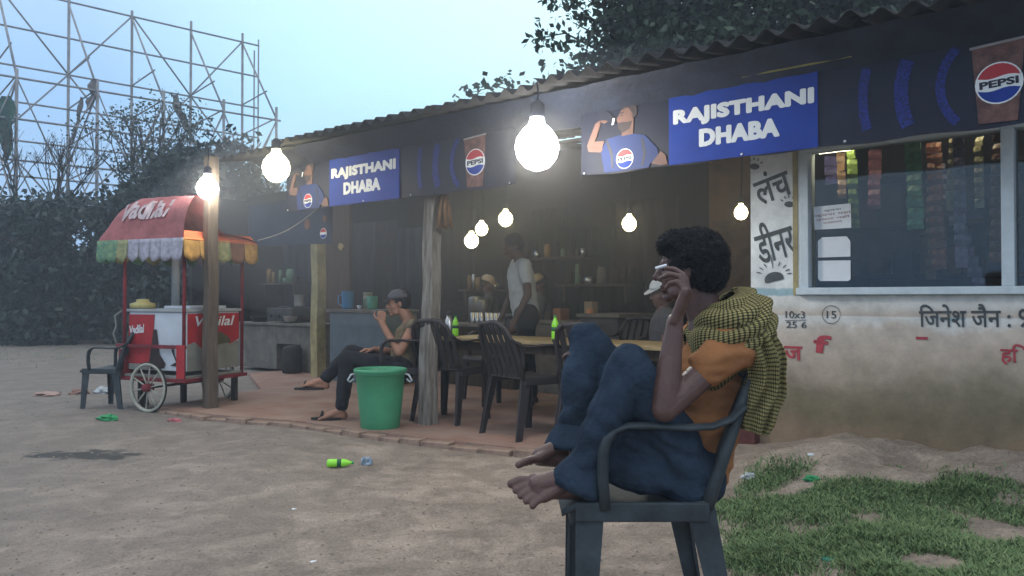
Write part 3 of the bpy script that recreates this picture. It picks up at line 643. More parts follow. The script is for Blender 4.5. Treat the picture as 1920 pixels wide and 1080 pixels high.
    put('printed_arm_shade', [(bx-.245, .25), (bx-.20, .352), (bx-.19, .345), (bx-.23, .245)], MC['dark_skin_print'], -.0022, .001)
    put('printed_sleeve_fold', [(bx-.15, .22), (bx-.11, .12), (bx-.10, .03), (bx-.085, .03), (bx-.09, .13), (bx-.13, .23)], M_vink, -.0018, .001)
    put('printed_sleeve_fold', [(bx+.13, .20), (bx+.15, .10), (bx+.13, .02), (bx+.145, .02), (bx+.17, .10), (bx+.15, .21)], M_vink, -.0018, .001)
    emblem(bx+0.005, 0.085, 0.068)
    for x in (-left+0.03, 0.5, wP+0.15, right-0.05):
        bm = BM(); lathe(bm, [(0.008, 0), (0.008, 0.004), (0.003, 0.006)], 10, (0, 0, 0), M=Matrix.Rotation(R(90), 3, 'X')); obj('grommet', bm, M_steel, t, loc=(x, -0.001, 0.018))
    return t
aP2 = fa(1255, BD); banner(aP2, fa(1535, BD)-aP2, 0.70, 2.05, 'dark blue banner above the shop window with large white shop name', 'cola banners along the eave')
aP1 = fa(617, BD); banner(aP1, fa(748, BD)-aP1, 0.70, 1.03+0.97+0.28, 'dark blue banner between the two left bulbs and the big central bulb', 'cola banners along the eave')
# lower banner to the left
org = Vector((fa(465, 5.0), 5.0, 1.66)); wd = fa(622, 5.0)-org.x
t = thing('low_banner', 'small faded banner hanging lower at the left end above the kitchen', 'banner', W(org.x, 5.0, org.z), PHI)
bm = BM(); prism(bm, [(0, 0.04), (wd, 0.0), (wd, 0.52), (0, 0.50)], 0, 0.006); obj('cloth', bm, mat('faded_banner_vinyl', (0.03, 0.045, 0.075), 0.5, 0.3, 3, 0.1), t)
for ex, ez, r in ((wd-0.14, 0.11, 0.055),):
    bm = BM(); prism(bm, [(ex+math.cos(k*.393)*r, ez+math.sin(k*.393)*r) for k in range(16)], -0.003, 0); em = obj('emblem', bm, M_vwhite, t)
    bm = BM(); prism(bm, [(ex+math.cos(k*.26+.3)*r*.9, ez+math.sin(k*.26+.3)*r*.9) for k in range(11)], -0.0045, -0.0031); obj('emblem_cap', bm, M_vred, em)
    bm = BM(); prism(bm, [(ex+math.cos(k*.26+.3+math.pi)*r*.9, ez+math.sin(k*.26+.3+math.pi)*r*.9) for k in range(11)], -0.0045, -0.0031); obj('emblem_base', bm, M_vblue, em)
for x, z, s in ((wd-0.12, 0.26, 0.035), (wd-0.42, 0.22, 0.05)):
    bm = BM(); prism(bm, [(x+math.cos(k*.52)*s, z+math.sin(k*.52)*s*1.1) for k in range(12)], -0.002, 0); obj('printed_face', bm, M_vskin, t)

# ------------------------------------------------------------------ bulbs
def bulb(x, y, Y, r, m, label, group, up=2.6):  # envelopes oversized so their shape stands in for the glare
    p = P(x, y, Y); t = thing('light_bulb', label, 'bulb', p-Vector((0, 0, r*1.2)), 0, group)
    bm = BM(); lathe(bm, [(0.12*r, .1*r), (0.55*r, 0.26*r), (0.88*r, 0.66*r), (r, 1.15*r), (0.90*r, 1.6*r), (0.62*r, 2.0*r), (0.36*r, 2.2*r), (0.3*r, 2.5*r)], 16); obj('glass_envelope', bm, m, t, True)
    bm = BM(); lathe(bm, [(0.32*r, 2.5*r), (0.36*r, 2.6*r), (0.36*r, 3.1*r), (0.12*r, 3.3*r)], 12); obj('socket', bm, M_vink, t, True)
    bm = BM(); z1 = up-(p.z-r*1.2); tube(bm, [(0, 0, 3.2*r), (0.01, 0, (3.2*r+z1)/2), (0, 0.02, z1)], 0.006, 6); obj('cord', bm, M_vink, t)
bulb(1007, 274, 5.25, 0.145, M_bulbw, 'largest glaring white bulb hanging before the banners in the middle', 'lit bulbs outside under the eave', 2.52)
bulb(517, 313, 7.25, 0.125, M_bulb, 'bright warm bulb hanging at the left end of the eave', 'lit bulbs outside under the eave', 2.52)
bulb(388, 352, 7.55, 0.100, M_bulbw, 'bright bulb at the top of the post by the cart', 'lit bulbs outside under the eave', 2.52)
for x, y, D, r, lb in ((884, 451, 6.6, .080, 'lowest left bulb of the trio over the tea counter'), (903, 429, 7.0, .075, 'middle bulb of the trio over the tea counter'), (948, 410, 6.3, .075, 'highest right bulb of the trio over the tea counter'),
                      (1180, 419, 6.2, .065, 'lone bulb inside above the smoking man\'s far side'), (1390, 398, 6.2, .055, 'inner bulb close to the painted white pillar')):
    bulb(x, y, YD(x, D), r, M_bulbi, lb, 'lit bulbs inside the eatery', 2.70)

# ------------------------------------------------------------------ shop window contents
gsach = 'sachet strips hanging behind the shop window'
STR = [(1603, 290, 428, 17, (0.25, 0.38, 0.08), 5.42, 'lime green'), (1640, 285, 392, 21, (0.36, 0.12, 0.16), 5.55, 'rose pink'), (1718, 262, 430, 27, (0.16, 0.40, 0.19), 5.40, 'wide fresh green'),
       (1762, 290, 505, 24, (0.28, 0.10, 0.05), 5.50, 'rust brown'), (1787, 282, 395, 20, (0.55, 0.48, 0.30), 5.44, 'glossy cream'), (1803, 300, 502, 19, (0.26, 0.20, 0.30), 5.38, 'mauve'),
       (1838, 285, 390, 15, (0.55, 0.50, 0.30), 5.48, 'narrow cream'), (1842, 300, 560, 22, (0.22, 0.17, 0.28), 5.56, 'long dusky violet'), (1868, 300, 492, 22, (0.30, 0.15, 0.09), 5.42, 'terracotta'),
       (1560, 300, 345, 22, (0.16, 0.14, 0.40), 5.6, 'short blue'), (1580, 320, 372, 14, (0.36, 0.22, 0.12), 5.5, 'short tan'), (1746, 440, 525, 16, (0.20, 0.11, 0.05), 5.6, 'small brown')]
for x, y0, y1, wpx, c, D, cn in STR:
    Y = YD(x, D); a = fa(x, D); wd = wpx*Y/1500*1.08; z0 = fz(x, y1, D); z1 = 2.08; h = 0.062; n = max(2, int((z1-z0)/h)); lean = 0.10 if 'violet' in cn else random.uniform(-.02, .02)
    t = thing('sachet_strip', cn+' strip of sachets hanging in the shop window', 'sachet strip', W(a, D, z0), PHI, gsach)
    mm = mat('sachet_'+cn.replace(' ', '_'), [q*.5 for q in c], 0.3, 0.45, 30, 0.5, 40, spec=0.6, col2=[q*1.25 for q in c])
    bm = BM(); ringmesh(bm, [[(-wd/2, 0, 0), (wd/2, 0, 0), (wd/2, 0.001, 0), (-wd/2, 0.001, 0)], [(-wd/2*.96, -0.009, h*.5), (wd/2*.96, -0.009, h*.5), (wd/2*.96, 0.009, h*.5), (-wd/2*.96, 0.009, h*.5)], [(-wd/2, 0, h*.97), (wd/2, 0, h*.97), (wd/2, 0.001, h*.97), (-wd/2, 0.001, h*.97)]])
    s0 = obj('sachet', bm, mm, t); me = s0.data
    for k in range(n):
        s = s0 if k == 0 else link(bpy.data.objects.new('sachet', me), t)
        s.location = (-lean*(k/n)*(z1-z0)*3, 0, k*(z1-z0)/n); s.rotation_euler = (random.uniform(-.25, .25), random.uniform(-.06, .06), random.uniform(-.5, .5)); s.scale = (1, 1, (z1-z0)/n/h)
def paper(name, pts, label, m=M_paper, D=5.228):
    bm = BM(); prism(bm, [(fa(x, D), fz(x, y, D)) for x, y in pts], D, D+0.001)
    xs_ = [v.co.copy() for v in bm.verts]; c = Vector((sum(v.x for v in xs_)/len(xs_), D, min(v.z for v in xs_)))
    o = obj(name, bm, m, None, off=c); o.location = W(c.x, c.y, c.z); o.rotation_euler.z = PHI; return tag(o, label, 'paper'), c
nt_, c0 = paper('printed_notice', [(1526, 388), (1596, 381), (1597, 427), (1528, 431)], 'white printed notice stuck on the glass above two blank papers')
for i, (yy, ww, hh) in enumerate(((394, 26, 4), (402, 54, 5), (409, 50, 5), (417, 28, 4))):
    D = 5.2265; mm = M_vink if i == 0 else mat('maroon_ink', (0.25, 0.05, 0.08), 0.7, 0.2, 9, 0)
    me = text_mesh(['सूचना', 'कृपया यहा', 'उधार नहीं', 'धन्यवाद'][i], ww*YD(1562, 5.2)/1500*1.25, hh*YD(1562, 5.2)/1500, 0.0, 0.0006, mat_=mm, name='printed_line')
    addme('printed_line', me, nt_, (fa(1562, D)-c0.x, D-c0.y, fz(1562, yy, D)-c0.z), (0, R(-3.5), 0))
paper('blank_paper', [(1534, 452), (1542, 445), (1588, 443), (1595, 452), (1595, 481), (1534, 483)], 'upper blank white paper with cut corners on the shop glass')
paper('blank_paper', [(1534, 489), (1595, 488), (1595, 524), (1590, 527), (1538, 527), (1534, 523)], 'lower blank white paper on the shop glass near the sill')
# shelf with goods deep in the shop and a small tube lamp
t = thing('shop_rack', 'dim rack of packets inside the shop behind the hanging strips', 'rack', W(fa(1740, 6.9), 6.9, 0.06), PHI)
for k in range(5):
    bm = BM(); box(bm, -1.3, 1.3, -0.2, 0.2, 0.4+k*0.4, 0.43+k*0.4); obj('shelf', bm, M_woodd, t)
for s in (-1.3, 1.3):
    bm = BM(); box(bm, s-.02, s+.02, -0.2, 0.2, 0, 2.1); obj('upright', bm, M_woodd, t)
pk = []
for k in range(4):
    x = -1.22
    while x < 1.2:
        wq = random.uniform(.08, .2); hq = random.uniform(.12, .3); bm = BM(); box(bm, x, x+wq, -0.15, 0.1, 0.432+k*0.4, 0.432+k*0.4+hq)
        obj('packet', bm, mat('packet_%d' % random.randrange(6), [(0.1, .04, .03), (.03, .04, .08), (.1, .08, .04), (.03, .07, .03), (.08, .06, .06), (.09, .05, .02)][len(pk) % 6], 0.5, 0.3, 12, 0), t); pk.append(1); x += wq+random.uniform(.01, .08)
for lx, lD, lz, lb in ((1566, 5.31, fz(1560, 281, 5.31), 'short yellow lit lamp at the top left of the shop window'), (1800, 5.44, 2.22, 'lit lamp glinting on the glossy cream sachets in the shop')):
  p = W(fa(lx, lD), lD, lz); t = thing('tube_lamp', lb, 'lamp', p, PHI)
  bm = BM(); tube(bm, [(-0.10, 0, 0), (0.10, 0, 0)], 0.016, 10); obj('tube', bm, mat('lamp_yellow_lit', (.9, .8, .4), .4, 0, 5, 0, emit=((1, .82, .55), 26)), t, True)
  bm = BM(); box(bm, -0.09, 0.09, -0.02, 0.02, 0.018, 0.035); obj('batten', bm, M_cgrey, t)
  bm = BM(); tube(bm, [(0, 0, .03), (0, 0, 2.76-p.z)], 0.005, 6); obj('cord', bm, M_vink, t)


# ------------------------------------------------------------------ plastic armchair
def make_chair(m, label, group):
    t = thing('plastic_armchair', label, 'chair', (0, 0, 0), 0, group)      # faces local +X
    HW = 0.225
    bm = BM(); n = 10; prof = []
    for i in range(n+1):
        x = -0.215+0.465*i/n; z = 0.452+0.018*((x-0.02)/0.23)**2-(0.035*max(0, (x-0.19)/0.06)**2 if x > .19 else 0); prof.append((x, z))
    rings = []
    for x, z in prof:
        hw = HW*(1-0.08*max(0, (x-.12)/.13)**2); rings.append([(x, hw*math.sin(q)*1.0 if abs(q) < 1.58 else 0, z-0.014*math.cos(q)) for q in [R(a) for a in (-90, -60, -30, 0, 30, 60, 90)]]+[(x, hw*s, z-0.022) for s in (1, .5, 0, -.5, -1)])
    ringmesh(bm, rings); seat = obj('seat', bm, m, t, True)
    for s in (-1, 1):     # apron rails
        bm = BM(); box(bm, -0.20, 0.21, s*HW-0.008, s*HW+0.008, 0.402, 0.462); obj('side_rail', bm, m, t, bevel=0.006)
    bm = BM(); box(bm, 0.205, 0.225, -HW+.02, HW-.02, 0.385, 0.44); obj('front_rail', bm, m, t, bevel=0.006)
    for fx, s in ((1, -1), (1, 1), (-1, -1), (-1, 1)):
        bm = BM(); top_, botm = ((0.165, 0.445), (0.185, 0.0)) if fx > 0 else ((-0.175, 0.445), (-0.265, 0.0))
        rings = []
        for k in range(6):
            tt = k/5; x = top_[0]+(botm[0]-top_[0])*tt; z = top_[1]*(1-tt); y = s*(HW-0.004+0.028*tt); wx = 0.044*(1-tt)+0.027*tt; wy = 0.036*(1-tt)+0.024*tt; th = 0.007
            # L section: outer plate along x, end plate along y
            L_ = [(-wx, 0), (wx, 0), (wx, -th), (wx-th, -th), (wx-th, -wy), (wx-th*2, -wy), (wx-th*2, -th), (-wx, -th)] if fx > 0 else [(-wx, 0), (wx, 0), (wx, -th), (-wx+th*2, -th), (-wx+th*2, -wy), (-wx+th, -wy), (-wx+th, -th), (-wx, -th)]
            rings.append([(x+px, y+s*py, z) for px, py in L_])
        ringmesh(bm, rings); obj('leg', bm, m, t)
    for s in (-1, 1):
        path = [(0.120, 0.44), (0.128, 0.53), (0.128, 0.61), (0.118, 0.655), (0.09, 0.685), (0.05, 0.698), (-0.03, 0.698), (-0.13, 0.692), (-0.21, 0.694), (-0.27, 0.715), (-0.315, 0.755)]
        bm = BM(); rings = []; q = [Vector((x, 0, z)) for x, z in path]
        for i, p_ in enumerate(q):
            d = (q[min(i+1, len(q)-1)]-q[max(i-1, 0)]).normalized(); nn = Vector((-d.z, 0, d.x)); wy = 0.027 if i > 2 else 0.022; th = 0.011 if i > 3 else 0.018; y0 = s*(HW+0.012-(0.012 if i == 0 else 0)-(0.03*max(0, (i-7)/3)))
            rings.append([p_+Vector((0, y0+math.cos(a)*wy, 0))+nn*(math.sin(a)*th) for a in [2*math.pi*j/10 for j in range(10)]])
        ringmesh(bm, rings); obj('arm', bm, m, t, True)
    # backrest: side stiles + top rail + slats
    bm = BM(); 
    for s in (-1, 1):
        tube(bm, [(-0.195, s*(HW-.015), 0.44), (-0.235, s*(HW-.012), 0.56), (-0.285, s*(HW-.016), 0.70), (-0.335, s*(HW-.05), 0.82), (-0.355, s*(HW-.10), 0.865)], [0.022, 0.02, 0.018, 0.018, 0.016], 8)
    tube(bm, [(-0.345+0.02*math.cos(k), (k/1.2)*(HW-.07), 0.872-0.018*abs(k)) for k in (-1.2, -.6, 0, .6, 1.2)], 0.02, 8)
    back = obj('backrest', bm, m, t, True)
    for k in range(5):
        y = (k-2)*0.072; bm = BM(); ringmesh(bm, [[(x-0.004, y-.024, z), (x-0.004, y+.024, z), (x+.004, y+.024, z), (x+.004, y-.024, z)] for x, z in ((-0.20, .455), (-0.235, .56), (-0.285, .70), (-0.335, .82), (-.345, .86))]); obj('slat', bm, m, back)
    return t
gd = 'dark plastic armchairs at the dining tables'
ch0 = make_chair(M_chaird, 'dark blue-green plastic armchair in the foreground holding the smoking man', None)
ch0.location = (0.405, 2.685, 0.014); ch0.rotation_euler.z = R(180)
c = dup(ch0, (0, 0, 0), R(172), 'black plastic armchair on the dirt left of the ice-cream cart', None); c.location = G(212, 764) + Vector((0, 0, gh(*G(212, 764).xy)))
c.location.z = gh(c.location.x, c.location.y); c.scale = (.9, .9, .88)
chb = make_chair(M_chairb, 'brown-black plastic armchair carrying the man in the grey cap', gd)
v = P(752, 0, 7.05); chb.location = (v.x, 7.05, FZ); chb.rotation_euler.z = R(178)
nang = math.atan2(CP, -SP)                  # facing into the building
for x, D, da, lb in ((850, 4.98, 8, 'dark plastic armchair just right of the whitewashed post'), (990, 4.82, -14, 'dark plastic armchair in front of the table with its back to the yard, mid picture'),
                     (1128, 4.90, 5, 'dark plastic armchair hidden behind the smoking man\'s knees'), (1075, 4.96, 0, None)):
    if lb is None: continue
    dup(chb, W(fa(x, D), D, FZ), nang+R(da), lb, gd)
for x, D, lb in ((1165, 6.25, 'dark armchair across the table behind the smoking man\'s knee'), (925, 6.25, 'dark armchair across the table below the trio of bulbs')):
    dup(chb, W(fa(x, D), D, FZ), nang+R(180), lb, gd)

# ------------------------------------------------------------------ tables
def table(a0, a1, label):
    D0, D1 = 5.12, 5.80; t = thing('dining_table', label, 'table', W((a0+a1)/2, (D0+D1)/2, FZ), PHI, 'yellow topped dining tables'); hw = (a1-a0)/2; hd = (D1-D0)/2; Z = 0.70
    bm = BM(); box(bm, -hw, hw, -hd, hd, Z-0.03, Z); obj('tabletop', bm, M_table, t, bevel=0.004)
    bm = BM(); box(bm, -hw+.05, hw-.05, -hd+.05, -hd+.075, Z-.11, Z-.031); box(bm, -hw+.05, hw-.05, hd-.075, hd-.05, Z-.11, Z-.031); obj('apron', bm, M_woodd, t)
    for sx in (-1, 1):
        for sy in (-1, 1):
            bm = BM(); box(bm, sx*(hw-.06)-.022, sx*(hw-.06)+.022, sy*(hd-.062)-.022, sy*(hd-.062)+.022, 0, Z-.031); obj('leg', bm, M_woodd, t)
    return t
table(fa(815, 5.12), fa(1075, 5.12), 'yellow topped table carrying the two green bottles'); table(fa(1085, 5.12), fa(1275, 5.12), 'yellow topped table behind the smoking man')
TZ = FZ+0.70
def bottle(p, label, lying=False, rz=0, h=0.20):
    r = h*0.155; t = thing('drink_bottle', label, 'bottle', p, rz, 'lime green soft drink bottles')
    M = Matrix.Rotation(R(90), 3, 'Y') if lying else Matrix.Identity(3); lift = Vector((0, 0, r)) if lying else Vector()
    bm = BM(); lathe(bm, [(r*.7, 0), (r, h*.05), (r, h*.33), (r*.88, h*.40), (r*.88, h*.52), (r, h*.60), (r*.8, h*.74), (r*.36, h*.88), (r*.34, h*.94)], 18, lift, M=M); obj('bottle_body', bm, M_lime, t, True)
    bm = BM(); lathe(bm, [(r*.93, h*.385), (r*.93, h*.54)], 18, lift, M=M); obj('bottle_label', bm, M_label, t, True)
    bm = BM(); lathe(bm, [(r*.42, h*.93), (r*.42, h*1.0)], 14, lift, M=M); obj('bottle_cap', bm, M_green2, t, True)
bottle(W(fa(854, 5.35), 5.35, TZ), 'green bottle standing at the left end of the table beside the whitewashed post', h=0.19); bottle(W(fa(1041, 5.3), 5.3, TZ), 'green bottle standing on the table just left of the smoking man\'s knee', h=0.21)
p = G(614, 875); bottle(Vector((p.x, p.y, gh(p.x, p.y))), 'green drink bottle lying on the dirt before the green bin', True, R(6), 0.172)
# flask on table
t = thing('steel_flask', 'shiny steel flask on the table beside the left bottle', 'flask', W(fa(842, 5.6), 5.6, TZ), 0); bm = BM(); lathe(bm, [(.045, 0), (.05, .02), (.05, .12), (.03, .16), (.025, .19)], 18); obj('flask_body', bm, M_steel, t, True); bm = BM(); lathe(bm, [(.028, .19), (.028, .215), (.01, .225)], 14); obj('lid', bm, M_vink, t, True)

# ------------------------------------------------------------------ counters and kitchen things
def counter(x0, x1, D0, D1, ztop, m, label, slabm=None, hole=None):
    a0, a1 = fa(x0, D0), fa(x1, D0); t = thing('kitchen_counter', label, 'counter', W((a0+a1)/2, (D0+D1)/2, FZ), PHI); hw = (a1-a0)/2; hd = (D1-D0)/2; Z = ztop-FZ
    bm = BM()
    if hole:
        h0, h1 = hole; box(bm, -hw+.03, -hw+h0*2*hw, -hd+.03, hd, 0, Z-.04); box(bm, -hw+h1*2*hw, hw-.03, -hd+.03, hd, 0, Z-.04); box(bm, -hw+h0*2*hw, -hw+h1*2*hw, -hd+.03, hd, Z*.55, Z-.04)
    else: box(bm, -hw+.03, hw-.03, -hd+.03, hd, 0, Z-.04)
    obj('base', bm, m, t, bevel=0.01)
    bm = BM(); box(bm, -hw, hw, -hd, hd, Z-.039, Z); obj('slab', bm, slabm or M_plast, t, bevel=0.005)
counter(440, 584, 6.75, 7.35, 0.74, M_plast, 'rough cement cooking counter at the left behind the cart', hole=(.55, .85))
counter(612, 722, 6.3, 6.85, 0.965, M_ctr, 'blue-grey counter with the blue jug behind the man in the cap')
counter(820, 965, 7.0, 7.5, 0.80, M_woodd, 'dark counter carrying the row of glasses', M_plast)
counter(985, 1075, 7.0, 7.5, 0.86, M_plast, 'cement counter with cartons right of the standing man')
counter(1080, 1160, 6.6, 7.3, 0.95, mat('grey_cabinet', (0.09, 0.085, 0.08), .7, .3, 5, .1), 'grey cabinet counter behind the far knee of the smoking man')
def pot(name, label, x, D, z, prof, m, seg=18, group=None, handle=None):
    t = thing(name, label, name.split('_')[-1], W(fa(x, D), D, z), 0, group); bm = BM(); lathe(bm, prof, seg); obj('vessel', bm, m, t, True)
    if handle:
        bm = BM(); tube(bm, handle, 0.008, 6); obj('handle', bm, m, t, True)
    return t
M_jug = mat('blue_jug_plastic', (0.03, 0.22, 0.45), .4, .1, 5, 0, spec=.5); M_mug = mat('green_mug_plastic', (0.02, 0.22, 0.13), .4, .1, 5, 0, spec=.5)
pot('water_jug', 'bright blue plastic jug on the blue-grey counter', 652, 6.5, .965, [(.065, 0), (.075, .02), (.08, .22), (.085, .23), (.075, .228), (.07, .03)], M_jug, handle=[(-.07, 0, .19), (-.12, 0, .17), (-.12, 0, .07), (-.07, 0, .04)])
pot('plastic_mug', 'dark green mug on the counter next to the man\'s cap', 698, 6.45, .965, [(.06, 0), (.065, .02), (.07, .17), (.062, .168), (.055, .02)], M_mug, handle=[(-.06, 0, .14), (-.10, 0, .12), (-.10, 0, .05), (-.06, 0, .03)])
pot('storage_jar', 'pale jar with a lid standing behind the dark green mug', 690, 6.65, .965, [(.06, 0), (.06, .17), (.05, .18), (.062, .19), (.062, .215)], mat('pale_jar', (.3, .27, .2), .4, .2, 6, 0))
pot('small_cup', 'tiny pale cup between the blue jug and green mug', 674, 6.4, .965, [(.02, 0), (.035, .05), (.03, .05), (.018, .01)], M_cwhite)
t = thing('gas_stove', 'sooty box stove on the cement cooking counter', 'stove', W(fa(545, 7.05), 7.05, .74), PHI)
bm = BM(); box(bm, -.33, .33, -.2, .2, .02, .22); obj('casing', bm, mat('sooty_steel', (.06, .055, .05), .5, .4, 8, .2, metal=.4), t, bevel=.01)
for x in (-.17, .17): bm = BM(); lathe(bm, [(.09, .221), (.09, .235), (.06, .245)], 16, (x, 0, 0)); obj('burner', bm, M_rubber, t, True)
for x in (-.2, 0, .2): bm = BM(); lathe(bm, [(.02, 0), (.02, .02)], 10, (x, -.2, .1), M=Matrix.Rotation(R(90), 3, 'X')); obj('knob', bm, M_vink, t)
pot('tin_pot', 'pale tin pot standing on the sooty stove', 562, 7.05, .985, [(.075, 0), (.08, .02), (.08, .17), (.088, .175), (.07, .17), (.065, .03)], mat('dull_tin', (.35, .34, .32), .45, .2, 8, .1, metal=.5))
pot('steel_bowl', 'pale steel bowl on the cooking counter in front of the stove', 545, 6.82, .74, [(.05, 0), (.09, .04), (.105, .10), (.11, .105), (.095, .10), (.045, .012)], M_steel)
pot('cooking_pan', 'dark pan at the far left of the cooking counter', 488, 6.95, .74, [(.11, 0), (.14, .03), (.15, .09), (.155, .09), (.13, .03)], mat('blackened_iron', (.03, .03, .03), .6, .3, 8, .2, metal=.3), handle=[(.14, 0, .08), (.3, 0, .10)])
for k in range(7):
    x = 887+k*8.2+(3 if k > 2 else 0); t = pot('steel_glass', ('leftmost', 'second from left', 'third from left', 'middle', 'third from right', 'second from right', 'rightmost')[k]+' steel tumbler in the row on the dark counter', x, 7.12, .80, [(.026, 0), (.028, .01), (.034, .13), (.030, .13), (.024, .012)], M_steel, 14, 'row of steel tumblers')
    t['category'] = 'glass'
for x, r, h, lb in ((893, .10, .30, 'left dull steel drum behind the tumblers'), (906, .085, .26, 'right dull steel drum behind the tumblers')):
    pot('steel_drum', lb, x, 7.36, .80, [(r, 0), (r, h), (r*.9, h+.02), (r*.3, h+.03)], mat('drum_steel', (.22, .21, .19), .4, .3, 6, .1, metal=.7))
for x, D, z, w_, h, c, lb in ((1052, 7.2, .86, .13, .13, (.22, .10, .05), 'brown carton on the cement counter'), (1025, 7.3, .86, .16, .1, (.12, .09, .06), 'low dull carton left of the brown carton'), (1108, 6.8, .95, .10, .12, (.25, .19, .12), 'tan packet on the grey cabinet'), (1106, 6.72, .95, .045, .045, (.6, .25, .12), 'tiny orange box on the grey cabinet edge')):
    bm = BM(); box(bm, -w_/2, w_/2, -w_/2, w_/2, 0, h); o = obj('carton', bm, mat('carton_'+lb.split()[0], c, .8, .2, 8, .1), None, bevel=.003); o.location = W(fa(x, D), D, z); o.rotation_euler.z = PHI+R(random.uniform(-15, 15)); tag(o, lb, 'box')
# dark water drum in the opening under the counter, and basket on the board
pot('black_canister', 'black canister standing in front of the left cooking counter', 548, 6.6, FZ, [(.12, 0), (.14, .03), (.14, .34), (.10, .38), (.05, .39)], M_rubber)
bm = BM(); box(bm, -.05, .05, -.02, .02, 0, .07, Matrix.Rotation(R(35), 3, 'Y')); o = obj('wall_tin', bm, mat('yellow_tin', (.42, .28, .12), .5, .2, 8, 0), None); o.location = W(fa(638, 7.27), 7.27, fz(638, 467, 7.27)); o.rotation_euler.z = PHI; tag(o, 'small yellow tin nailed on the brown boards', 'tin')
# straw bundle on the whitewashed post
bm = BM()
for k in range(26):
    a = random.random()*6.28; r = random.uniform(0, .05); tube(bm, [(math.cos(a)*r*.5, math.sin(a)*r*.5, .30), (math.cos(a)*r, math.sin(a)*r, .15), (math.cos(a)*r*1.15+random.uniform(-.015, .015), math.sin(a)*r, random.uniform(0, .05))], [.008, .016, .009], 6)
o = obj('straw_bundle', bm, mat('brown_straw', (.17, .10, .055), .95, .4, 18, .4, stretch=(6, 6, 1)), None, True); o.location = W(fa(834, 4.72), 4.72, fz(834, 432, 4.72)); tag(o, 'brown straw bundle hanging beside the top of the whitewashed post', 'bundle')

gcl = 'clutter along the dark back wall'
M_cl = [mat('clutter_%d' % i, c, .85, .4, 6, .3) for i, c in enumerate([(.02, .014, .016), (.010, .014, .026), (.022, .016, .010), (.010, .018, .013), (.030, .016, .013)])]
for i, (x, D, z0, z1, w_) in enumerate(((690, 8.45, .9, 2.35, 1.5), (760, 8.45, .5, 2.2, .9), (1040, 8.45, .8, 2.3, .8), (1110, 8.4, .4, 2.0, .7), (1215, 8.45, 1.0, 2.3, .9), (860, 8.45, 1.1, 2.4, .8), (560, 8.45, .9, 2.3, 1.0))):
    bm = BM(); n = 24; L_ = []
    for k in range(n+1):
        q = .05*math.sin(k*1.1+i)+.03*math.sin(k*2.3); a_ = (k/n-.5)*w_; L_.append([(a_, q*.3, z1-z0), (a_*.98, q, (z1-z0)*.5), (a_*.96+.02, q*1.3, .03*math.sin(k+i))])
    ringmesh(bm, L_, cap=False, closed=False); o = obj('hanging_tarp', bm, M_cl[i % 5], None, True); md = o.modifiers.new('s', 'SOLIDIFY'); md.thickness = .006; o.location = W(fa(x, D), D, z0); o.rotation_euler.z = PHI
    tag(o, ('bluish-brown cloth hung behind the man in the cap', 'narrow dark cloth hung left of the whitewashed post', 'murky cloth hung behind the green bottle', 'greenish murky cloth low on the back wall left of the lone bulb', 'reddish murky cloth behind the lone bulb', 'dark cloth behind the trio of bulbs', 'dark cloth over the cooking counter')[i], 'cloth', gcl)
for i, (x, D, z) in enumerate(((1120, 8.2, 1.25), (925, 8.2, 1.2), (530, 8.2, 1.35), (1040, 8.2, 1.6))):
    t = thing('wall_shelf', ('dim wall shelf of tins left of the lone bulb', 'dim wall shelf of tins behind the waiter', 'dim wall shelf above the cooking counter', 'upper dim wall shelf between waiter and lone bulb')[i], 'shelf', W(fa(x, D), D, z), PHI)
    bm = BM(); box(bm, -.55, .55, -.13, .3, 0, .03); obj('board', bm, M_woodd, t)
    for s_ in (-.45, .45): bm = BM(); prism(bm, [(0, 0), (.0, -.2), (.03, -.2), (.03, 0)], -.1, .3); obj('bracket', bm, M_woodd, t, loc=(s_, 0, 0))
    xx = -.5
    while xx < .46:
        r_ = random.uniform(.03, .07); hh = random.uniform(.08, .26); bm = BM(); lathe(bm, [(r_, 0), (r_, hh*.8), (r_*.8, hh*.9), (r_*.8, hh)], 12, (xx+r_, .02, .031)); obj('tin', bm, random.choice([M_plast, M_cl[4], M_cl[2], M_steel, mat('ochre_tin', (.25, .15, .05), .5, .3, 9, 0), mat('pale_green_tin', (.12, .2, .12), .5, .3, 9, 0)]), t, True); xx += 2*r_+random.uniform(.01, .09)

# ------------------------------------------------------------------ green bin
p = G(716, 815); t = thing('green_bin', 'round green plastic bin standing by the whitewashed post', 'bin', (p.x-.025, p.y+.09, FZ-.015), 0)
bm = BM(); vr = lathe(bm, [(.150, 0), (.158, .012), (.170, .14), (.186, .30), (.200, .455), (.216, .468), (.218, .488), (.208, .495), (.196, .485), (.180, .28), (.150, .02)], 40); obj('bin_body', bm, M_bucket, t, True)
bm = BM(); lathe(bm, [(.199, .448), (.208, .452), (.208, .462), (.199, .466)], 40, cap=False); obj('rim_band', bm, M_bucket, t, True)
for s in (-1, 1):
    bm = BM(); tube(bm, [(s*.205, -.02, .45), (s*.235, -.03, .445), (s*.262, -.03, .40), (s*.245, -.02, .385), (s*.215, -.01, .41)], .008, 6); obj('handle', bm, M_cwhite, t, True)

# ------------------------------------------------------------------ ice-cream cart
th = R(24); CC = Vector((-3.10, 7.62, 0)); Lv = Vector((-math.cos(th), math.sin(th), 0)); Rv = Vector((math.sin(th), math.cos(th), 0))
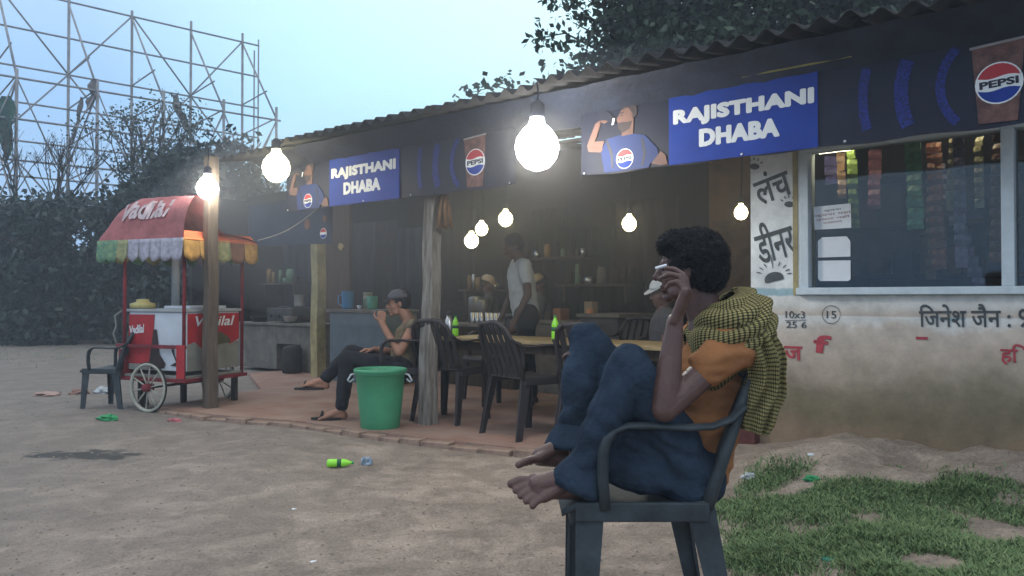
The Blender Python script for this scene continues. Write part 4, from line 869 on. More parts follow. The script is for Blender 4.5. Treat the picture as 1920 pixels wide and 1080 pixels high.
# local frame: +X = away from corner along long face (to the left in picture), +Y = Rv ; use matrix
cart = thing('ice_cream_cart', 'red ice-cream pushcart with scalloped canopy behind the left post', 'cart', CC, 0)
cart.matrix_world = Matrix(((-Lv.x, Rv.x, 0, CC.x), (-Lv.y, Rv.y, 0, CC.y), (0, 0, 1, gh(CC.x, CC.y)), (0, 0, 0, 1)))   # local x runs right (negative = left end)
LX = 0.88; LY = 0.74; Z0 = .32
def cb(name, m, x0, x1, y0, y1, z0, z1, bevel=.004, parent=cart):
    bm = BM(); box(bm, x0, x1, y0, y1, z0, z1); return obj(name, bm, m, parent, bevel=bevel)
body = cb('freezer_box', M_cwhite, -LX+.10, -.02, .02, LY-.02, .40, .97, .01)
cb('freezer_rim', mat('rim_grey', (.40, .42, .42), .5, .2, 6, 0), -LX+.08, -.005, .0, LY, .972, 1.0)
cb('lid', M_cwhite, -.42, -.08, .12, .6, 1.002, 1.03)
for s in (0, 1):
    y = -.005 if s == 0 else LY+.005
# long-face graphics (y=0 side): red panel, white panel, drips
def gpanel(poly, m, y0, name='printed_panel'):
    bm = BM(); prism(bm, poly, y0, y0+.003); return obj(name, bm, m, cart)
gpanel([(-LX+.105, .46), (-.50, .46), (-.44, .80), (-.43, .945), (-LX+.105, .945)], M_cred, .013)
gpanel([(-.50, .455), (-.44, .80), (-.40, .80), (-.36, .56), (-.28, .47), (-.30, .43), (-.40, .41), (-.50, .41)], M_choc, .010)
gpanel([(-.20, .60), (-.185, .66), (-.165, .56), (-.09, .45), (-.05, .44), (-.22, .455), (-.14, .49)], M_choc, .009)
gpanel([(-LX+.105, .405), (-.52, .405), (-.50, .455), (-LX+.105, .455)], M_cgrey, .012)
me = text_mesh('Vadilal', .20, .085, .02, .002, shear=.25); addme('lettering', me, cart, (-.66, .009, .80), (0, R(-6), 0))
# right face (x=0 side) graphics
def gp2(poly, m, x0, name='printed_panel'):
    bm = BM(); prism(bm, poly, 0, .003); bmesh.ops.rotate(bm, verts=bm.verts, cent=(0, 0, 0), matrix=Matrix.Rotation(R(90), 3, 'Z')); bmesh.ops.translate(bm, verts=bm.verts, vec=(x0, 0, 0)); return obj(name, bm, m, cart)
gp2([(.03, .66), (.12, .68), (.20, .62), (.30, .70), (.40, .66), (.52, .70), (.58, .64), (LY-.03, .69), (LY-.03, .955), (.03, .955)], M_cred, -.012)
gp2([(.03, .40), (LY-.03, .40), (LY-.03, .67), (.03, .67)], M_cgrey, -.015)
gp2([(.20, .70), (.26, .76), (.36, .74), (.45, .77), (.55, .72), (.60, .66), (.40, .64), (.25, .66)], mat('olive_print', (.09, .08, .04), .6, .3, 9, 0), -.010)
me = text_mesh('Vadilal', .52, .10, .015, .002, shear=.25); addme('lettering', me, cart, (-.006, .38, .88), (0, 0, R(90)))
# frame: posts and rails
for x, y, nm in ((-LX+.07, -.01, 0), (-.01, -.02, 1), (-.01, LY+.01, 2), (-LX+.07, LY+.01, 3)):
    bm = BM(); tube(bm, [(x, y, Z0), (x, y, 1.2), (x, y, 1.66)], .017, 8); obj('canopy_post', bm, M_credf, cart, True)
for x0, x1, y0, y1, z in ((-LX, .03, -.05, -.02, .30), (-LX, .03, LY+.02, LY+.05, .30), (-LX, -LX+.03, -.02, LY+.02, .30), (.0, .03, -.02, LY+.02, .30), (-LX, .03, -.05, -.02, .62-.0), ):
    cb('rail', M_credf, x0, x1, y0, y1, z, z+.035)
cb('side_board', M_credf, -LX, -LX+.09, -.02, LY, .336, .60); cb('tray', M_cgrey, -LX+.03, 0, -.02, LY+.02, .336, .36)
cb('corner_plate', M_cred, -.07, .035, -.056, -.052, .34, .66)
for x, y in ((-LX+.18, .10), (-.05, LY-.05), (-LX+.18, LY-.1), (-.05, .35)):
    cb('leg', M_rubber, x-.025, x+.025, y-.025, y+.025, -.02, .30)
def wheel(y):
    hub = Vector((-.40, y, .245)); bm = BM(); r = .235
    M = Matrix.Rotation(R(90), 3, 'X')
    lathe(bm, [(r-.022, -.016), (r, -.014), (r+.004, 0), (r, .014), (r-.022, .016), (r-.026, 0)], 36, hub, cap=False, M=M)
    vs_ = list(bm.verts); 
    w_ = obj('wheel', bm, M_cspoke, cart, True)
    bm = BM(); lathe(bm, [(.035, -.05), (.04, -.02), (.04, .02), (.035, .05)], 16, hub, M=M); obj('hub', bm, M_credf, w_, True)
    for k in range(10):
        a = 2*math.pi*k/10+.2; bm = BM(); tube(bm, [hub+Vector((math.cos(a)*.035, 0, math.sin(a)*.035)), hub+Vector((math.cos(a)*(r-.02), 0, math.sin(a)*(r-.02)))], .0075, 6); obj('spoke', bm, M_cspoke, w_, True)
    bm = BM(); lathe(bm, [(r+.002, -.012), (r+.012, 0), (r+.002, .012), (r-.003, 0)], 36, hub, cap=False, M=M); obj('tyre', bm, M_rubber, w_, True)
wheel(-.085); wheel(LY+.085)
bm = BM(); tube(bm, [(-.40, -.09, .245), (-.40, LY+.09, .245)], .014, 8); obj('axle', bm, M_rubber, cart)
# canopy barrel: axis along x, open at the right gable
X0, X1, Y0, Y1 = -LX-.16, .10, -.14, LY+.12; ZS, RISE = 1.66, .43
def cpt(u, v, inset=0):
    x = X1+(X0-X1)*u; end = 1-max(0, (u-.60)/.40)**2.4*.72
    if v < .5: q = v/.5; y = Y0+inset+.20*(1-math.cos(q*math.pi/2)); h = math.sin(q*math.pi/2)**.9
    else: q = (v-.5)/.5; y = Y0+.20+(Y1-inset-Y0-.20)*q; h = 1-.80*smooth(q, 0.0, .38)-.14*smooth(q, .6, 1.0)
    return Vector((x+(.03*max(0, (u-.8)/.2)), y, ZS+(RISE-inset)*h*end+.02*noise.noise(Vector((u*6, v*7, 1)))*(1 if v > .05 else 0)))
bm = BM(); nu, nv = 22, 20; g = [[bm.verts.new(cpt(u/nu, v/nv)) for v in range(nv+1)] for u in range(nu+1)]; g2 = [[bm.verts.new(cpt(u/nu, v/nv, .006)) for v in range(nv+1)] for u in range(nu+1)]
for gg in (g, g2):
    for u in range(nu):
        for v in range(nv): bm.faces.new((gg[u][v], gg[u+1][v], gg[u+1][v+1], gg[u][v+1]))
endf = [bm.verts.new((X0, p_.co.y, ZS)) for p_ in g[nu]]
for v in range(nv): bm.faces.new((g[nu][v], g[nu][v+1], endf[v+1], endf[v]))
can = obj('canopy', bm, M_canred, cart, True)
# lettering wrapped on the canopy front
me = text_mesh('Vadilal', .64, .22, .03, .001, shear=.25, mat_=mat('faded_pink_lettering', (.62, .50, .50), .85, .3, 9, 0)); n = len(me.vertices); co = np.empty(n*3); me.vertices.foreach_get('co', co); co = co.reshape(-1, 3)
for i in range(n):
    u = (X1-(-.42+co[i, 0]))/(X1-X0); v = .24+co[i, 2]*.9+.02*co[i, 0]; a = cpt(u, v); b_ = cpt(u, v+.01); nn = Vector((0, -(b_-a).z, (b_-a).y)).normalized(); q = a+nn*(.016+(.001 if co[i, 1] < 0 else 0)); co[i] = q
me.vertices.foreach_set('co', co.ravel()); me.update(); addme('canopy_lettering', me, cart, (0, 0, 0)); cart.children[-1]
# valance with scallops, every flap a part
def flaps(p0, p1, n, mats, drop=.22):
    p0 = Vector(p0); p1 = Vector(p1); d = (p1-p0)/n; nrm = Vector((d.y, -d.x, 0)).normalized()
    for k in range(n):
        a = p0+d*k; bm = BM(); cols = 8; rows = 5; gg = []
        for i in range(cols+1):
            t_ = i/cols; dr = drop*(.78+.22*math.sin(math.pi*t_)); gg.append([bm.verts.new(a+d*t_+Vector((0, 0, .012-dr*j/rows))+nrm*(.012*math.sin(t_*6.28+k)*j/rows+.012*j/rows)) for j in range(rows+1)])
        for i in range(cols):
            for j in range(rows): bm.faces.new((gg[i][j], gg[i+1][j], gg[i+1][j+1], gg[i][j+1]))
        o = obj('valance_flap', bm, mats[k % len(mats)], cart, True); md = o.modifiers.new('s', 'SOLIDIFY'); md.thickness = .003
flaps((X0, Y0, ZS), (X1, Y0, ZS), 8, [M_val[0], M_val[0], M_val[2], M_val[1], M_val[1], M_val[1], M_val[1], M_val[1]])
flaps((X1, Y0, ZS), (X1, Y1, ZS), 5, [M_val[3], M_val[3], M_val[2], mat('russet_valance', (.20, .10, .07), .85, .3, 14, .2), M_val[3]])
flaps((X1, Y1, ZS), (X0, Y1, ZS), 8, [M_val[0], M_val[1]]); flaps((X0, Y1, ZS), (X0, Y0, ZS), 5, [M_val[0], M_val[2]])
bm = BM(); ringmesh(bm, [[(X1+.005, y, ZS+.0), (X1-.09, y, ZS+.09), (X1-.095, y, ZS+.085), (X1, y, ZS-.005)] for y in np.linspace(Y0+.01, Y1-.01, 6)]); obj('gable_strip', bm, M_canor, cart)
bm = BM(); tube(bm, [(-.62, .45, 1.0), (-.62, .45, 1.72)], .04, 12); 
obj('centre_pipe', bm, mat('pale_pipe', (.36, .40, .42), .5, .1, 5, 0), cart, True)
bm = BM(); lathe(bm, [(.10, 0), (.12, .01), (.12, .05), (.06, .065), (.06, .09), (.03, .095)], 20, (-LX+.17, .12, 1.002)); obj('cone_box', bm, mat('yellow_tub', (.45, .40, .16), .5, .2, 7, 0), cart, True)
bm = BM(); tube(bm, [(-LX+.02, .0, .98), (-LX-.05, -.02, .93), (-LX-.02, -.03, .83), (-LX-.06, -.03, .75), (-LX+.0, -.02, .60)], .009, 6); obj('push_handle', bm, M_cgrey, cart, True)
# wire from canopy to building
pw = cart.matrix_world @ Vector((X1, Y1, ZS+.05)); q = W(fa(600, 5.0), 5.0, 2.05); bm = BM(); tube(bm, [pw.lerp(q, k/6)-Vector((0, 0, .06*math.sin(math.pi*k/6))) for k in range(7)], .006, 6); solo('wire', bm, M_cgrey, 'thin pale wire from the cart canopy to the low banner', 'wire')

# ------------------------------------------------------------------ litter
def crumple(name, px, py, s, m, label, flat=.5, cat='litter'):
    p = G2(px, py); bm = BM(); bmesh.ops.create_icosphere(bm, subdivisions=3, radius=1)
    sd_ = random.random()*50
    for v in bm.verts:
        f = 1+.6*noise.noise(v.co*1.6+Vector((sd_, 0, 0)))+.35*noise.noise(v.co*4+Vector((sd_, 3, 0))); v.co = Vector((v.co.x*s*f, v.co.y*s*f*.7, max(0, (v.co.z*f*flat+flat*.6)*s)))
    o = obj(name, bm, m, None); o.location = p-Vector((0, 0, .004)); tag(o, label, cat)
M_foil = mat('blue_foil', (.25, .33, .42), .3, .5, 30, .3, spec=.8); M_bag = mat('clear_plastic', (.40, .43, .44), .25, .3, 20, .2, spec=.8)
crumple('crumpled_wrapper', 688, 870, .035, M_foil, 'silver-blue crumpled wrapper right of the lying green bottle', 1.0)
crumple('plastic_bag', 203, 788, .085, M_green2, 'crumpled green plastic bag on the dirt below the black chair', .45)
crumple('torn_wrapper', 329, 790, .055, M_pink, 'pink torn wrapper at the corner of the brick paving', .4)
crumple('paper_scrap', 90, 741, .13, mat('dirty_pink_paper', (.40, .27, .23), .8, .2, 12, 0), 'dirty pale pink scrap at the far left', .22)
crumple('paper_scrap', 198, 737, .10, M_bag, 'white scrap beneath the black chair', .5)
crumple('paper_scrap', 152, 739, .10, mat('brown_scrap', (.25, .14, .11), .8, .2, 12, 0), 'brownish scrap left of the black chair', .4)
crumple('plastic_cup_scrap', 1404, 896, .035, M_bag, 'crushed clear cup at the edge of the grass', .6)
crumple('foil_scrap', 1519, 852, .018, M_paper, 'tiny white scrap on the earth heap', .5)
crumple('green_wrapper', 1521, 900, .04, M_green2, 'green wrapper between the earth heap and the grass', .5)
crumple('teal_wrapper', 1553, 1048, .028, mat('teal_litter', (.05, .30, .22), .5, .2, 12, 0), 'teal wrapper on the dirt between the grass patches', .3)
crumple('white_wrapper', 1912, 848, .03, M_bag, 'pale crumpled wrapper on the heap at the right edge', .6)
crumple('white_stub', 553, 953, .016, M_paper, 'small white stub on the dirt in the centre foreground', .3)
crumple('white_stub', 590, 1050, .013, M_paper, 'small white stub near the bottom edge of the dirt', .3)
crumple('white_stub', 1004, 828, .012, M_paper, 'white scrap on the paving just above the bare feet', .6)
crumple('white_stub', 556, 820, .011, M_paper, 'tiny white fleck on the dirt left of the green bin', .3)
for i, (x0, x1, y) in enumerate(((1760, 1800, 912), (1880, 1915, 908))):
    pass

# ------------------------------------------------------------------ grass
polys = [([(1530, 905), (1700, 892), (1925, 912), (2000, 1100), (1640, 1100), (1560, 1030), (1520, 975)], 13000), ([(1345, 935), (1400, 905), (1540, 900), (1545, 965), (1430, 975), (1350, 965)], 2600), ([(1350, 1010), (1440, 995), (1540, 1010), (1530, 1058), (1430, 1075), (1352, 1045)], 3200), ([(1420, 880), (1500, 870), (1560, 905), (1420, 912)], 500), ([(-40, 655), (220, 650), (230, 672), (-40, 676)], 600)]
def inp(x, y, pg):
    c = False; j = len(pg)-1
    for i in range(len(pg)):
        if (pg[i][1] > y) != (pg[j][1] > y) and x < (pg[j][0]-pg[i][0])*(y-pg[i][1])/(pg[j][1]-pg[i][1])+pg[i][0]: c = not c
        j = i
    return c
vv = []; ff = []
for pg, cnt in polys:
    x0 = min(p[0] for p in pg); x1 = max(p[0] for p in pg); y0 = min(p[1] for p in pg); y1 = max(p[1] for p in pg); k = 0; tries = 0
    while k < cnt and tries < cnt*8:
        tries += 1; x = random.uniform(x0-40, x1+40); y = random.uniform(y0-20, y1+20)
        if not inp(x+random.gauss(0, 26), y+random.gauss(0, 11), pg): continue
        g_ = G2(x, y) if x > 1000 else G(x, y); d = noise.noise(Vector((g_.x*3.2, g_.y*3.2, 7)))
        if d < -.08+random.uniform(-.22, .12): continue
        z = gh(g_.x, g_.y); 
        for b in range(3):
            a = random.random()*6.28; h = random.uniform(.008, .030)*(1+.5*max(d, -.5)); wd = random.uniform(.0015, .0035); ln = random.uniform(.3, 2.2)*h; ox = g_.x+random.gauss(0, .012); oy = g_.y+random.gauss(0, .012)
            dx, dy = math.cos(a), math.sin(a); i0 = len(vv)
            vv += [(ox-dy*wd, oy+dx*wd, z-.004), (ox+dy*wd, oy-dx*wd, z-.004), (ox+dx*ln*.4-dy*wd*.8, oy+dy*ln*.4+dx*wd*.8, z+h*.6), (ox+dx*ln*.4+dy*wd*.8, oy+dy*ln*.4-dx*wd*.8, z+h*.6), (ox+dx*ln, oy+dy*ln, z+h)]
            ff += [(i0, i0+1, i0+3, i0+2), (i0+2, i0+3, i0+4)]
        k += 1
me = bpy.data.meshes.new('grass'); me.from_pydata(vv, [], ff); me.materials.append(M_grass); tag(link(bpy.data.objects.new('grass', me)), 'short patchy green grass at the lower right', 'grass', kind='stuff')

# ------------------------------------------------------------------ trees
def grow(tips, segs, p, d, ln, r, lv, spread=.6, up=.15, kids=3):
    q = p+d*ln; segs.append((p, q, r, r*.68)); 
    if lv == 0: tips.append(q); return
    if lv <= 2: tips.append(p.lerp(q, .6))
    for k in range(kids):
        nd = (d+Vector((random.gauss(0, spread), random.gauss(0, spread), random.gauss(up, spread*.6)))).normalized(); grow(tips, segs, q, nd, ln*random.uniform(.62, .85), r*.62, lv-1, spread, up, kids)
def tree(name, label, base, h, tl, r, lv, leaf, m, per, clump, spread=.6, kids=3, up=.15, d0=(0, 0, 1), group=None, asp=.5):
    t = thing(name, label, 'tree', base, 0, group); tips = []; segs = []; grow(tips, segs, Vector((0, 0, -.1)), Vector(d0).normalized(), tl, r, lv, spread, up, kids)
    mz = max(p.z for p in tips); sc = h/mz; bm = BM()
    for a, b, r1, r2 in segs:
        if r1*sc > .004: tube(bm, [a*sc, a.lerp(b, .5)*sc+Vector((random.gauss(0, .02), random.gauss(0, .02), 0)), b*sc], [r1, (r1+r2)/2, r2], 6)
    obj('trunk', bm, M_bark, t, True)
    pts = []
    for tp in tips:
        for _ in range(random.randint(int(per*.4), int(per*1.6))): pts.append(tp*sc+Vector((random.gauss(0, clump), random.gauss(0, clump), random.gauss(0, clump*.75))))
    if pts: o = leaves('crown', pts, leaf, m, t, asp); o['kind'] = 'stuff'
    return t
gt = 'dense dark trees beyond the yard on the left'
for x, Y, ytop, lb in ((-110, 21, 345, 'dark bushy tree cut by the left picture edge'), (25, 20.5, 372, 'dark bushy tree second from the left edge'), (75, 19.5, 352, 'round-topped dark bushy tree under the scaffold'), (170, 22, 372, 'dark bushy tree left of the cart canopy'),
                       (255, 20, 340, 'dark bushy tree rising just behind the cart canopy'), (340, 19.5, 268, 'taller dark tree between the canopy and the first bulb'), (430, 18.5, 258, 'tall dark tree beside the left end of the roof'), (474, 19.5, 285, 'dark tree behind the left end of the eave')):
    p = P(x, 0, Y); hh = CAMZ-(ytop-560)/1500*Y
    t = thing('bushy_tree', lb, 'tree', (p.x, Y, 0), 0, gt); bm = BM(); tube(bm, [(0, 0, -.1), (.05, 0, hh*.4), (-.05, .05, hh*.8)], [.12, .09, .03], 7)
    for k in range(6):
        a = random.random()*6.28; z = hh*random.uniform(.2, .6); tube(bm, [(0, 0, z), (math.cos(a)*.5, math.sin(a)*.5, z+.4), (math.cos(a)*.95, math.sin(a)*.95, z+.7)], [.05, .03, .012], 6)
    obj('trunk', bm, M_bark, t, True); pts = []; rad = random.uniform(1.0, 1.3)
    for c_ in range(46):
        zz = hh*random.uniform(.01, .93)**.95; rr = rad*math.sqrt(max(.05, 1-((zz/hh-.42)/.62)**2)); a = random.random()*6.28; cx = math.cos(a)*rr*random.uniform(.3, 1); cyy = math.sin(a)*rr*random.uniform(.3, 1); s = random.uniform(.16, .34)
        for _ in range(150): pts.append((cx+random.gauss(0, s), cyy+random.gauss(0, s), max(.02, min(hh+.15, zz+random.gauss(0, s*.8)))))
    leaves('crown', pts, .19, M_leafb, t)['kind'] = 'stuff'
tree('feathery_tree', 'slender feathery tree rising in front of the scaffold', Vector((P(262, 0, 21).x, 21, 0)), 6.3, 1.5, .09, 4, .10, M_leafd, 24, .22, .45, 3, .35)
tree('feathery_tree', 'smaller feathery tree right of the slender one before the scaffold', Vector((P(345, 0, 21.5).x, 21.5, 0)), 5.4, 1.5, .08, 4, .10, M_leafd, 22, .25, .5, 3, .3)
tree('bare_tree', 'thin leafless tree before the left end of the scaffold', Vector((P(95, 0, 22).x, 22, 0)), 6.0, 1.4, .07, 5, .08, M_leafd, 1, .1, .38, 3, .3)
# big tree behind the roof
BT = Vector((P(1420, 0, 11.5).x, 11.5, 0))
t = thing('leafy_tree', 'large broad-leaved tree spreading over the roof from behind', 'tree', BT, 0)
bm = BM(); pts = []
tube(bm, [(0, 0, -.1), (.05, 0, 1.8), (0, .1, 3.4)], [.22, .18, .14], 10)
def limb(tgt, r=.07, n=170, s=.42, start=None):
    tgt = Vector(tgt); st = start or Vector((0, .1, 3.2)); mid = st.lerp(tgt, .55)+Vector((0, 0, .25)); tube(bm, [st, mid, tgt], [r, r*.6, r*.2], 6)
    for c_ in range(5):
        c0 = mid.lerp(tgt, random.uniform(.1, 1.15))+Vector((random.gauss(0, .28), random.gauss(0, .28), random.gauss(0, .22)))
        if c_: tube(bm, [mid.lerp(tgt, .4), c0], [r*.25, .006], 5)
        for _ in range(n): pts.append(c0+Vector((random.gauss(0, s), random.gauss(0, s), random.gauss(0, s*.75))))
for k in range(110):
    x = random.uniform(1120, 2150); y = random.uniform(-330, 150); Y = random.uniform(9.6, 13.2)
    if x < 1250 and y > 150-(x-1060)*.1: y -= 60
    limb(P(x, y, Y)-BT, .05, 170, .30)
for x, y in ((1075, 40), (1060, 120), (1110, 75), (1100, 165), (1150, 150), (1085, -20), (1040, -60), (1180, 110)):
    limb(P(x, y, 10.8)-BT, .035, 34, .17)
for x, y in ((1030, 70), (1035, 0), (1010, 75), (900, 168), (940, 150), (962, 160), (878, 175), (925, 172), (990, 168)):
    c0 = P(x, y, 10.5)-BT
    for _ in range(26 if y < 140 else 15): pts.append(c0+Vector((random.gauss(0, .10), random.gauss(0, .1), random.gauss(0, .07))))
tw = [P(1250, 190, 10.6)-BT, P(1080, 205, 10.5)-BT, P(990, 178, 10.5)-BT, P(930, 160, 10.5)-BT, P(885, 172, 10.5)-BT]; tube(bm, tw, [.03, .022, .012, .008, .004], 5)
tube(bm, [P(1120, 90, 10.5)-BT, P(1060, 60, 10.5)-BT, P(1000, 72, 10.5)-BT], [.02, .012, .004], 5)
obj('trunk', bm, M_bark, t, True); leaves('crown', pts, .115, M_leafd, t, .62)['kind'] = 'stuff'

# far tree line closing the horizon
bm_pts = []
for k in range(1500):
    x = random.uniform(-52, 40); Y = random.uniform(34, 42); h = 2.6+1.6*noise.noise(Vector((x*.12, 0, 0))); zc = random.uniform(0, h)
    for _ in range(14): bm_pts.append((x+random.gauss(0, .8), Y+random.gauss(0, .8), max(0, zc+random.gauss(0, .5))))
o = leaves('far_treeline', bm_pts, .7, M_leafb, None, .7); tag(o, 'distant belt of low trees closing the horizon', 'trees', kind='stuff')

# ------------------------------------------------------------------ billboard scaffold
C1, C2 = 28.84, 25.6
def SPt(x, C, z): u = (x-960)/1500; Y = C/(.729-.684*u); return Vector((u*Y, Y, z))
sc_o = SPt(300, (C1+C2)/2, 0); scf = thing('billboard_frame', 'tall empty billboard scaffold of thin steel tubes beyond the trees', 'scaffold', sc_o, 0)
def pole(name, a, b, r=.035):
    bm = BM(); tube(bm, [Vector(a)-sc_o, Vector(b)-sc_o], r, 6); obj(name, bm, M_pole, scf, True)
tall = [(-130, 10.9), (-10, 10.9), (125, 10.95), (245, 10.98), (355, 11.1), (453, 11.1), (474, 10.55), (482, 11.0)]
short = [(-110, 7.4), (28, 7.5), (180, 7.6), (305, 7.6), (418, 7.65), (517, 7.7)]
for x, z in tall: pole('upright', SPt(x, C1, 0), SPt(x+random.uniform(-1, 1), C1, z), .045 if x < 470 else .028)
for x, z in short: pole('upright', SPt(x, C2, 0), SPt(x, C2, z), .045)
for z in (10.8, 9.6, 8.4, 7.27, 6.06, 4.95, 3.8, 2.6, 1.4): pole('ledger', SPt(-150, C1, z), SPt(484, C1, z-.03), .032)
for z in (7.25, 6.1, 4.95, 3.8, 2.6): pole('ledger', SPt(-150, C2, z), SPt(525, C2, z), .032)
for (xa, _), (xb, _), zt in zip(tall[:6], short, (10.7,)*6):
    pole('raker', SPt(xa, C1, zt), SPt(xb, C2, 7.3), .035)
    for z in (8.4, 7.27, 6.06, 4.95, 3.8): pole('tie', SPt(xa, C1, z), SPt(xa+(xb-xa)*min(1, (10.9-z)/3.5), C1+(C2-C1)*min(1, (10.9-z)/3.5), z+.05), .025)
    pole('raker', SPt(xb, C2, 7.2), SPt(xa-40, C1, 3.6), .028)
    pole('raker', SPt(xa, C1, 6.0), SPt(xb+10, C2, 3.0), .028)
xs6 = [t_[0] for t_ in tall[:6]]
for i in range(5):
    a, b = xs6[i], xs6[i+1]
    zz = [10.8, 8.4, 6.06, 3.8]
    for k in range(3):
        if (i+k) % 2: pole('brace', SPt(a, C1, zz[k]), SPt(b, C1, zz[k+1]), .03)
        else: pole('brace', SPt(b, C1, zz[k]), SPt(a, C1, zz[k+1]), .03)
for xa, xb in zip([t_[0] for t_ in short][:-1], [t_[0] for t_ in short][1:]):
    for z_a, z_b in ((7.25, 4.95), (4.95, 2.6)):
        pole('brace', SPt(xa, C2, z_a), SPt((xa+xb)/2, C2, z_b), .022); pole('brace', SPt(xb, C2, z_a), SPt((xa+xb)/2, C2, z_b), .022)
def rag(x, z1, z0, wd, C, m, label, sway=0):
    p0 = SPt(x, C, z0); bm = BM(); n = 10; L_ = []
    for i in range(n+1):
        t_ = i/n; z = (z1-z0)*(1-t_); ww = wd*(.35+.65*math.sin(math.pi*min(1, t_*1.1+.1)))*random.uniform(.7, 1.2); cx = sway*t_**1.5+.12*noise.noise(Vector((t_*3, x, 0)))
        L_.append([(cx-ww, .05*math.sin(i*1.7), z), (cx-ww*.3, .09*math.cos(i*1.3), z), (cx+ww*.4, .02, z), (cx+ww, .08*math.sin(i), z)])
    ringmesh(bm, L_, cap=False, closed=False); o = obj('torn_cloth', bm, m, None); md = o.modifiers.new('s', 'SOLIDIFY'); md.thickness = .01; o.location = p0; tag(o, label, 'cloth', 'rags of torn cloth on the scaffold')
M_rag = mat('grey_rag', (.15, .14, .14), .95, .3, 5, .2)
rag(326, 8.35, 6.55, .16, C1, M_rag, 'long torn grey rag trailing from the middle of the scaffold', .75)
rag(174, 7.6, 6.6, .13, C2, M_rag, 'dark rag bunched round the second front upright', -.25); rag(150, 7.0, 5.6, .07, C2, M_rag, 'narrow dark rag left of the bunched rag', -.3)
rag(8, 6.7, 4.9, .28, C2, mat('green_rag', (.03, .10, .08), .95, .3, 5, .2), 'dark green cloth hanging at the left picture edge', 0)

# ------------------------------------------------------------------ people
def hand(bm, wrist, d, pn, side, curls, sc=1.0, spread=1.0, thumb=.5, k0=None):
    """d: wrist->knuckles, pn: palm normal (fingers curl towards pn), side: direction of the thumb"""
    d = d.normalized(); pn = (pn-d*pn.dot(d)).normalized(); s = side-d*side.dot(d)-pn*side.dot(pn); s = s.normalized()
    L_ = .088*sc
    for k, o_ in enumerate((.030, .010, -.010, -.028)):
        base = wrist+d*L_*(.98 if k in (1, 2) else .92)+s*o_*sc; capsule(bm, wrist+s*o_*.6*sc, base, .0135*sc, .0115*sc, 10)
        ln = (.040, .045, .042, .033)[k]*sc; cdir = d+s*o_*3*spread*.3; q = base; r = (.0092, .0095, .0092, .008)[k]*sc; cu = curls[k]; axis = cdir.normalized().cross(pn).normalized()
        ang = 0
        for j, f in enumerate((1.0, .66, .52)):
            ang += cu*(1.0, 1.15, .8)[j]; dd = (Matrix.Rotation(-ang if False else ang, 3, axis) @ cdir.normalized()); nq = q+dd*ln*f; capsule(bm, q, nq, r*(1-.1*j), r*(.92-.12*j), 10); q = nq
    t0 = wrist+s*.022*sc+d*.022*sc; t1 = t0+(s*.75+d*.55+pn*.35*thumb).normalized()*.042*sc; t2 = t1+(s*.25+d*.75+pn*.6*thumb).normalized()*.032*sc; t3 = t2+(d*.8-s*.15+pn*.6*thumb).normalized()*.024*sc
    capsule(bm, wrist+s*.012*sc, t0, .015*sc, .0145*sc, 10); capsule(bm, t0, t1, .0145*sc, .0115*sc, 10); capsule(bm, t1, t2, .0112*sc, .0098*sc, 10); capsule(bm, t2, t3, .0098*sc, .008*sc, 10)
def head(bm, c, f, u, sc=1.0):
    f = f.normalized(); u = (u-f*u.dot(f)).normalized(); s = u.cross(f); M = Matrix((f, s, u)).transposed()
    def Q(a, b, c_): return c+(f*a+s*b+u*c_)*sc
    ell(bm, Q(-.005, 0, .025), (.098*sc, .076*sc, .095*sc), M); ell(bm, Q(.035, 0, -.03), (.062*sc, .062*sc, .08*sc), M)
    capsule(bm, Q(.04, -.032, -.08), Q(.04, .032, -.08), .03*sc, .03*sc); ell(bm, Q(.078, 0, -.098), (.022*sc, .024*sc, .018*sc), M)
    capsule(bm, Q(.092, 0, .012), Q(.117, 0, -.028), .009*sc, .013*sc, 10); capsule(bm, Q(.100, -.012, -.034), Q(.100, .012, -.034), .010*sc, .010*sc, 10)
    capsule(bm, Q(.082, -.034, .016), Q(.082, .034, .016), .012*sc, .012*sc, 10); capsule(bm, Q(.093, -.018, -.060), Q(.093, .018, -.060), .008*sc, .008*sc, 10); capsule(bm, Q(.090, -.016, -.073), Q(.090, .016, -.073), .009*sc, .009*sc, 10)
    for b in (-1, 1):
        ell(bm, Q(.05, b*.045, -.03), (.03*sc, .02*sc, .028*sc), M); ell(bm, Q(-.008, b*.077, -.012), (.017*sc, .009*sc, .030*sc), M)
    return Q, M
def foot(bm, ank, heel, ball, toe, side, sc=1.0, up=Vector((0, 0, 1))):
    capsule(bm, ank, heel, .036*sc, .030*sc); capsule(bm, ank, ball.lerp(toe, .05)+up*.012*sc, .036*sc, .024*sc); capsule(bm, heel, ball, .030*sc, .026*sc)
    d = (toe-ball).normalized(); s = side.normalized()
    for k, (o_, r, l) in enumerate(((.034, .0135, 1.0), (.014, .010, .98), (-.003, .0095, .9), (-.019, .0092, .78), (-.034, .009, .62))):
        b0 = ball+s*o_*.85*sc; capsule(bm, ank.lerp(ball, .55)+s*o_*.4*sc, b0, .020*sc, (r+.006)*sc, 10); b1 = b0+d*(toe-ball).length*l*.62+s*o_*.30; b2 = b0+d*(toe-ball).length*l+s*o_*.42-up*.008*sc; capsule(bm, b0, b1, (r+.002)*sc, r*sc, 10); capsule(bm, b1, b2, r*sc, r*.95*sc, 10)
def fold(amp, fx, fz_, seed=0):
    return lambda v: amp*(noise.noise(Vector((v.x*fx, v.y*fx, v.z*fz_+seed)))+.5*noise.noise(Vector((v.x*fx*2.3, v.y*fx*2.3, v.z*fz_*2+seed+7))))

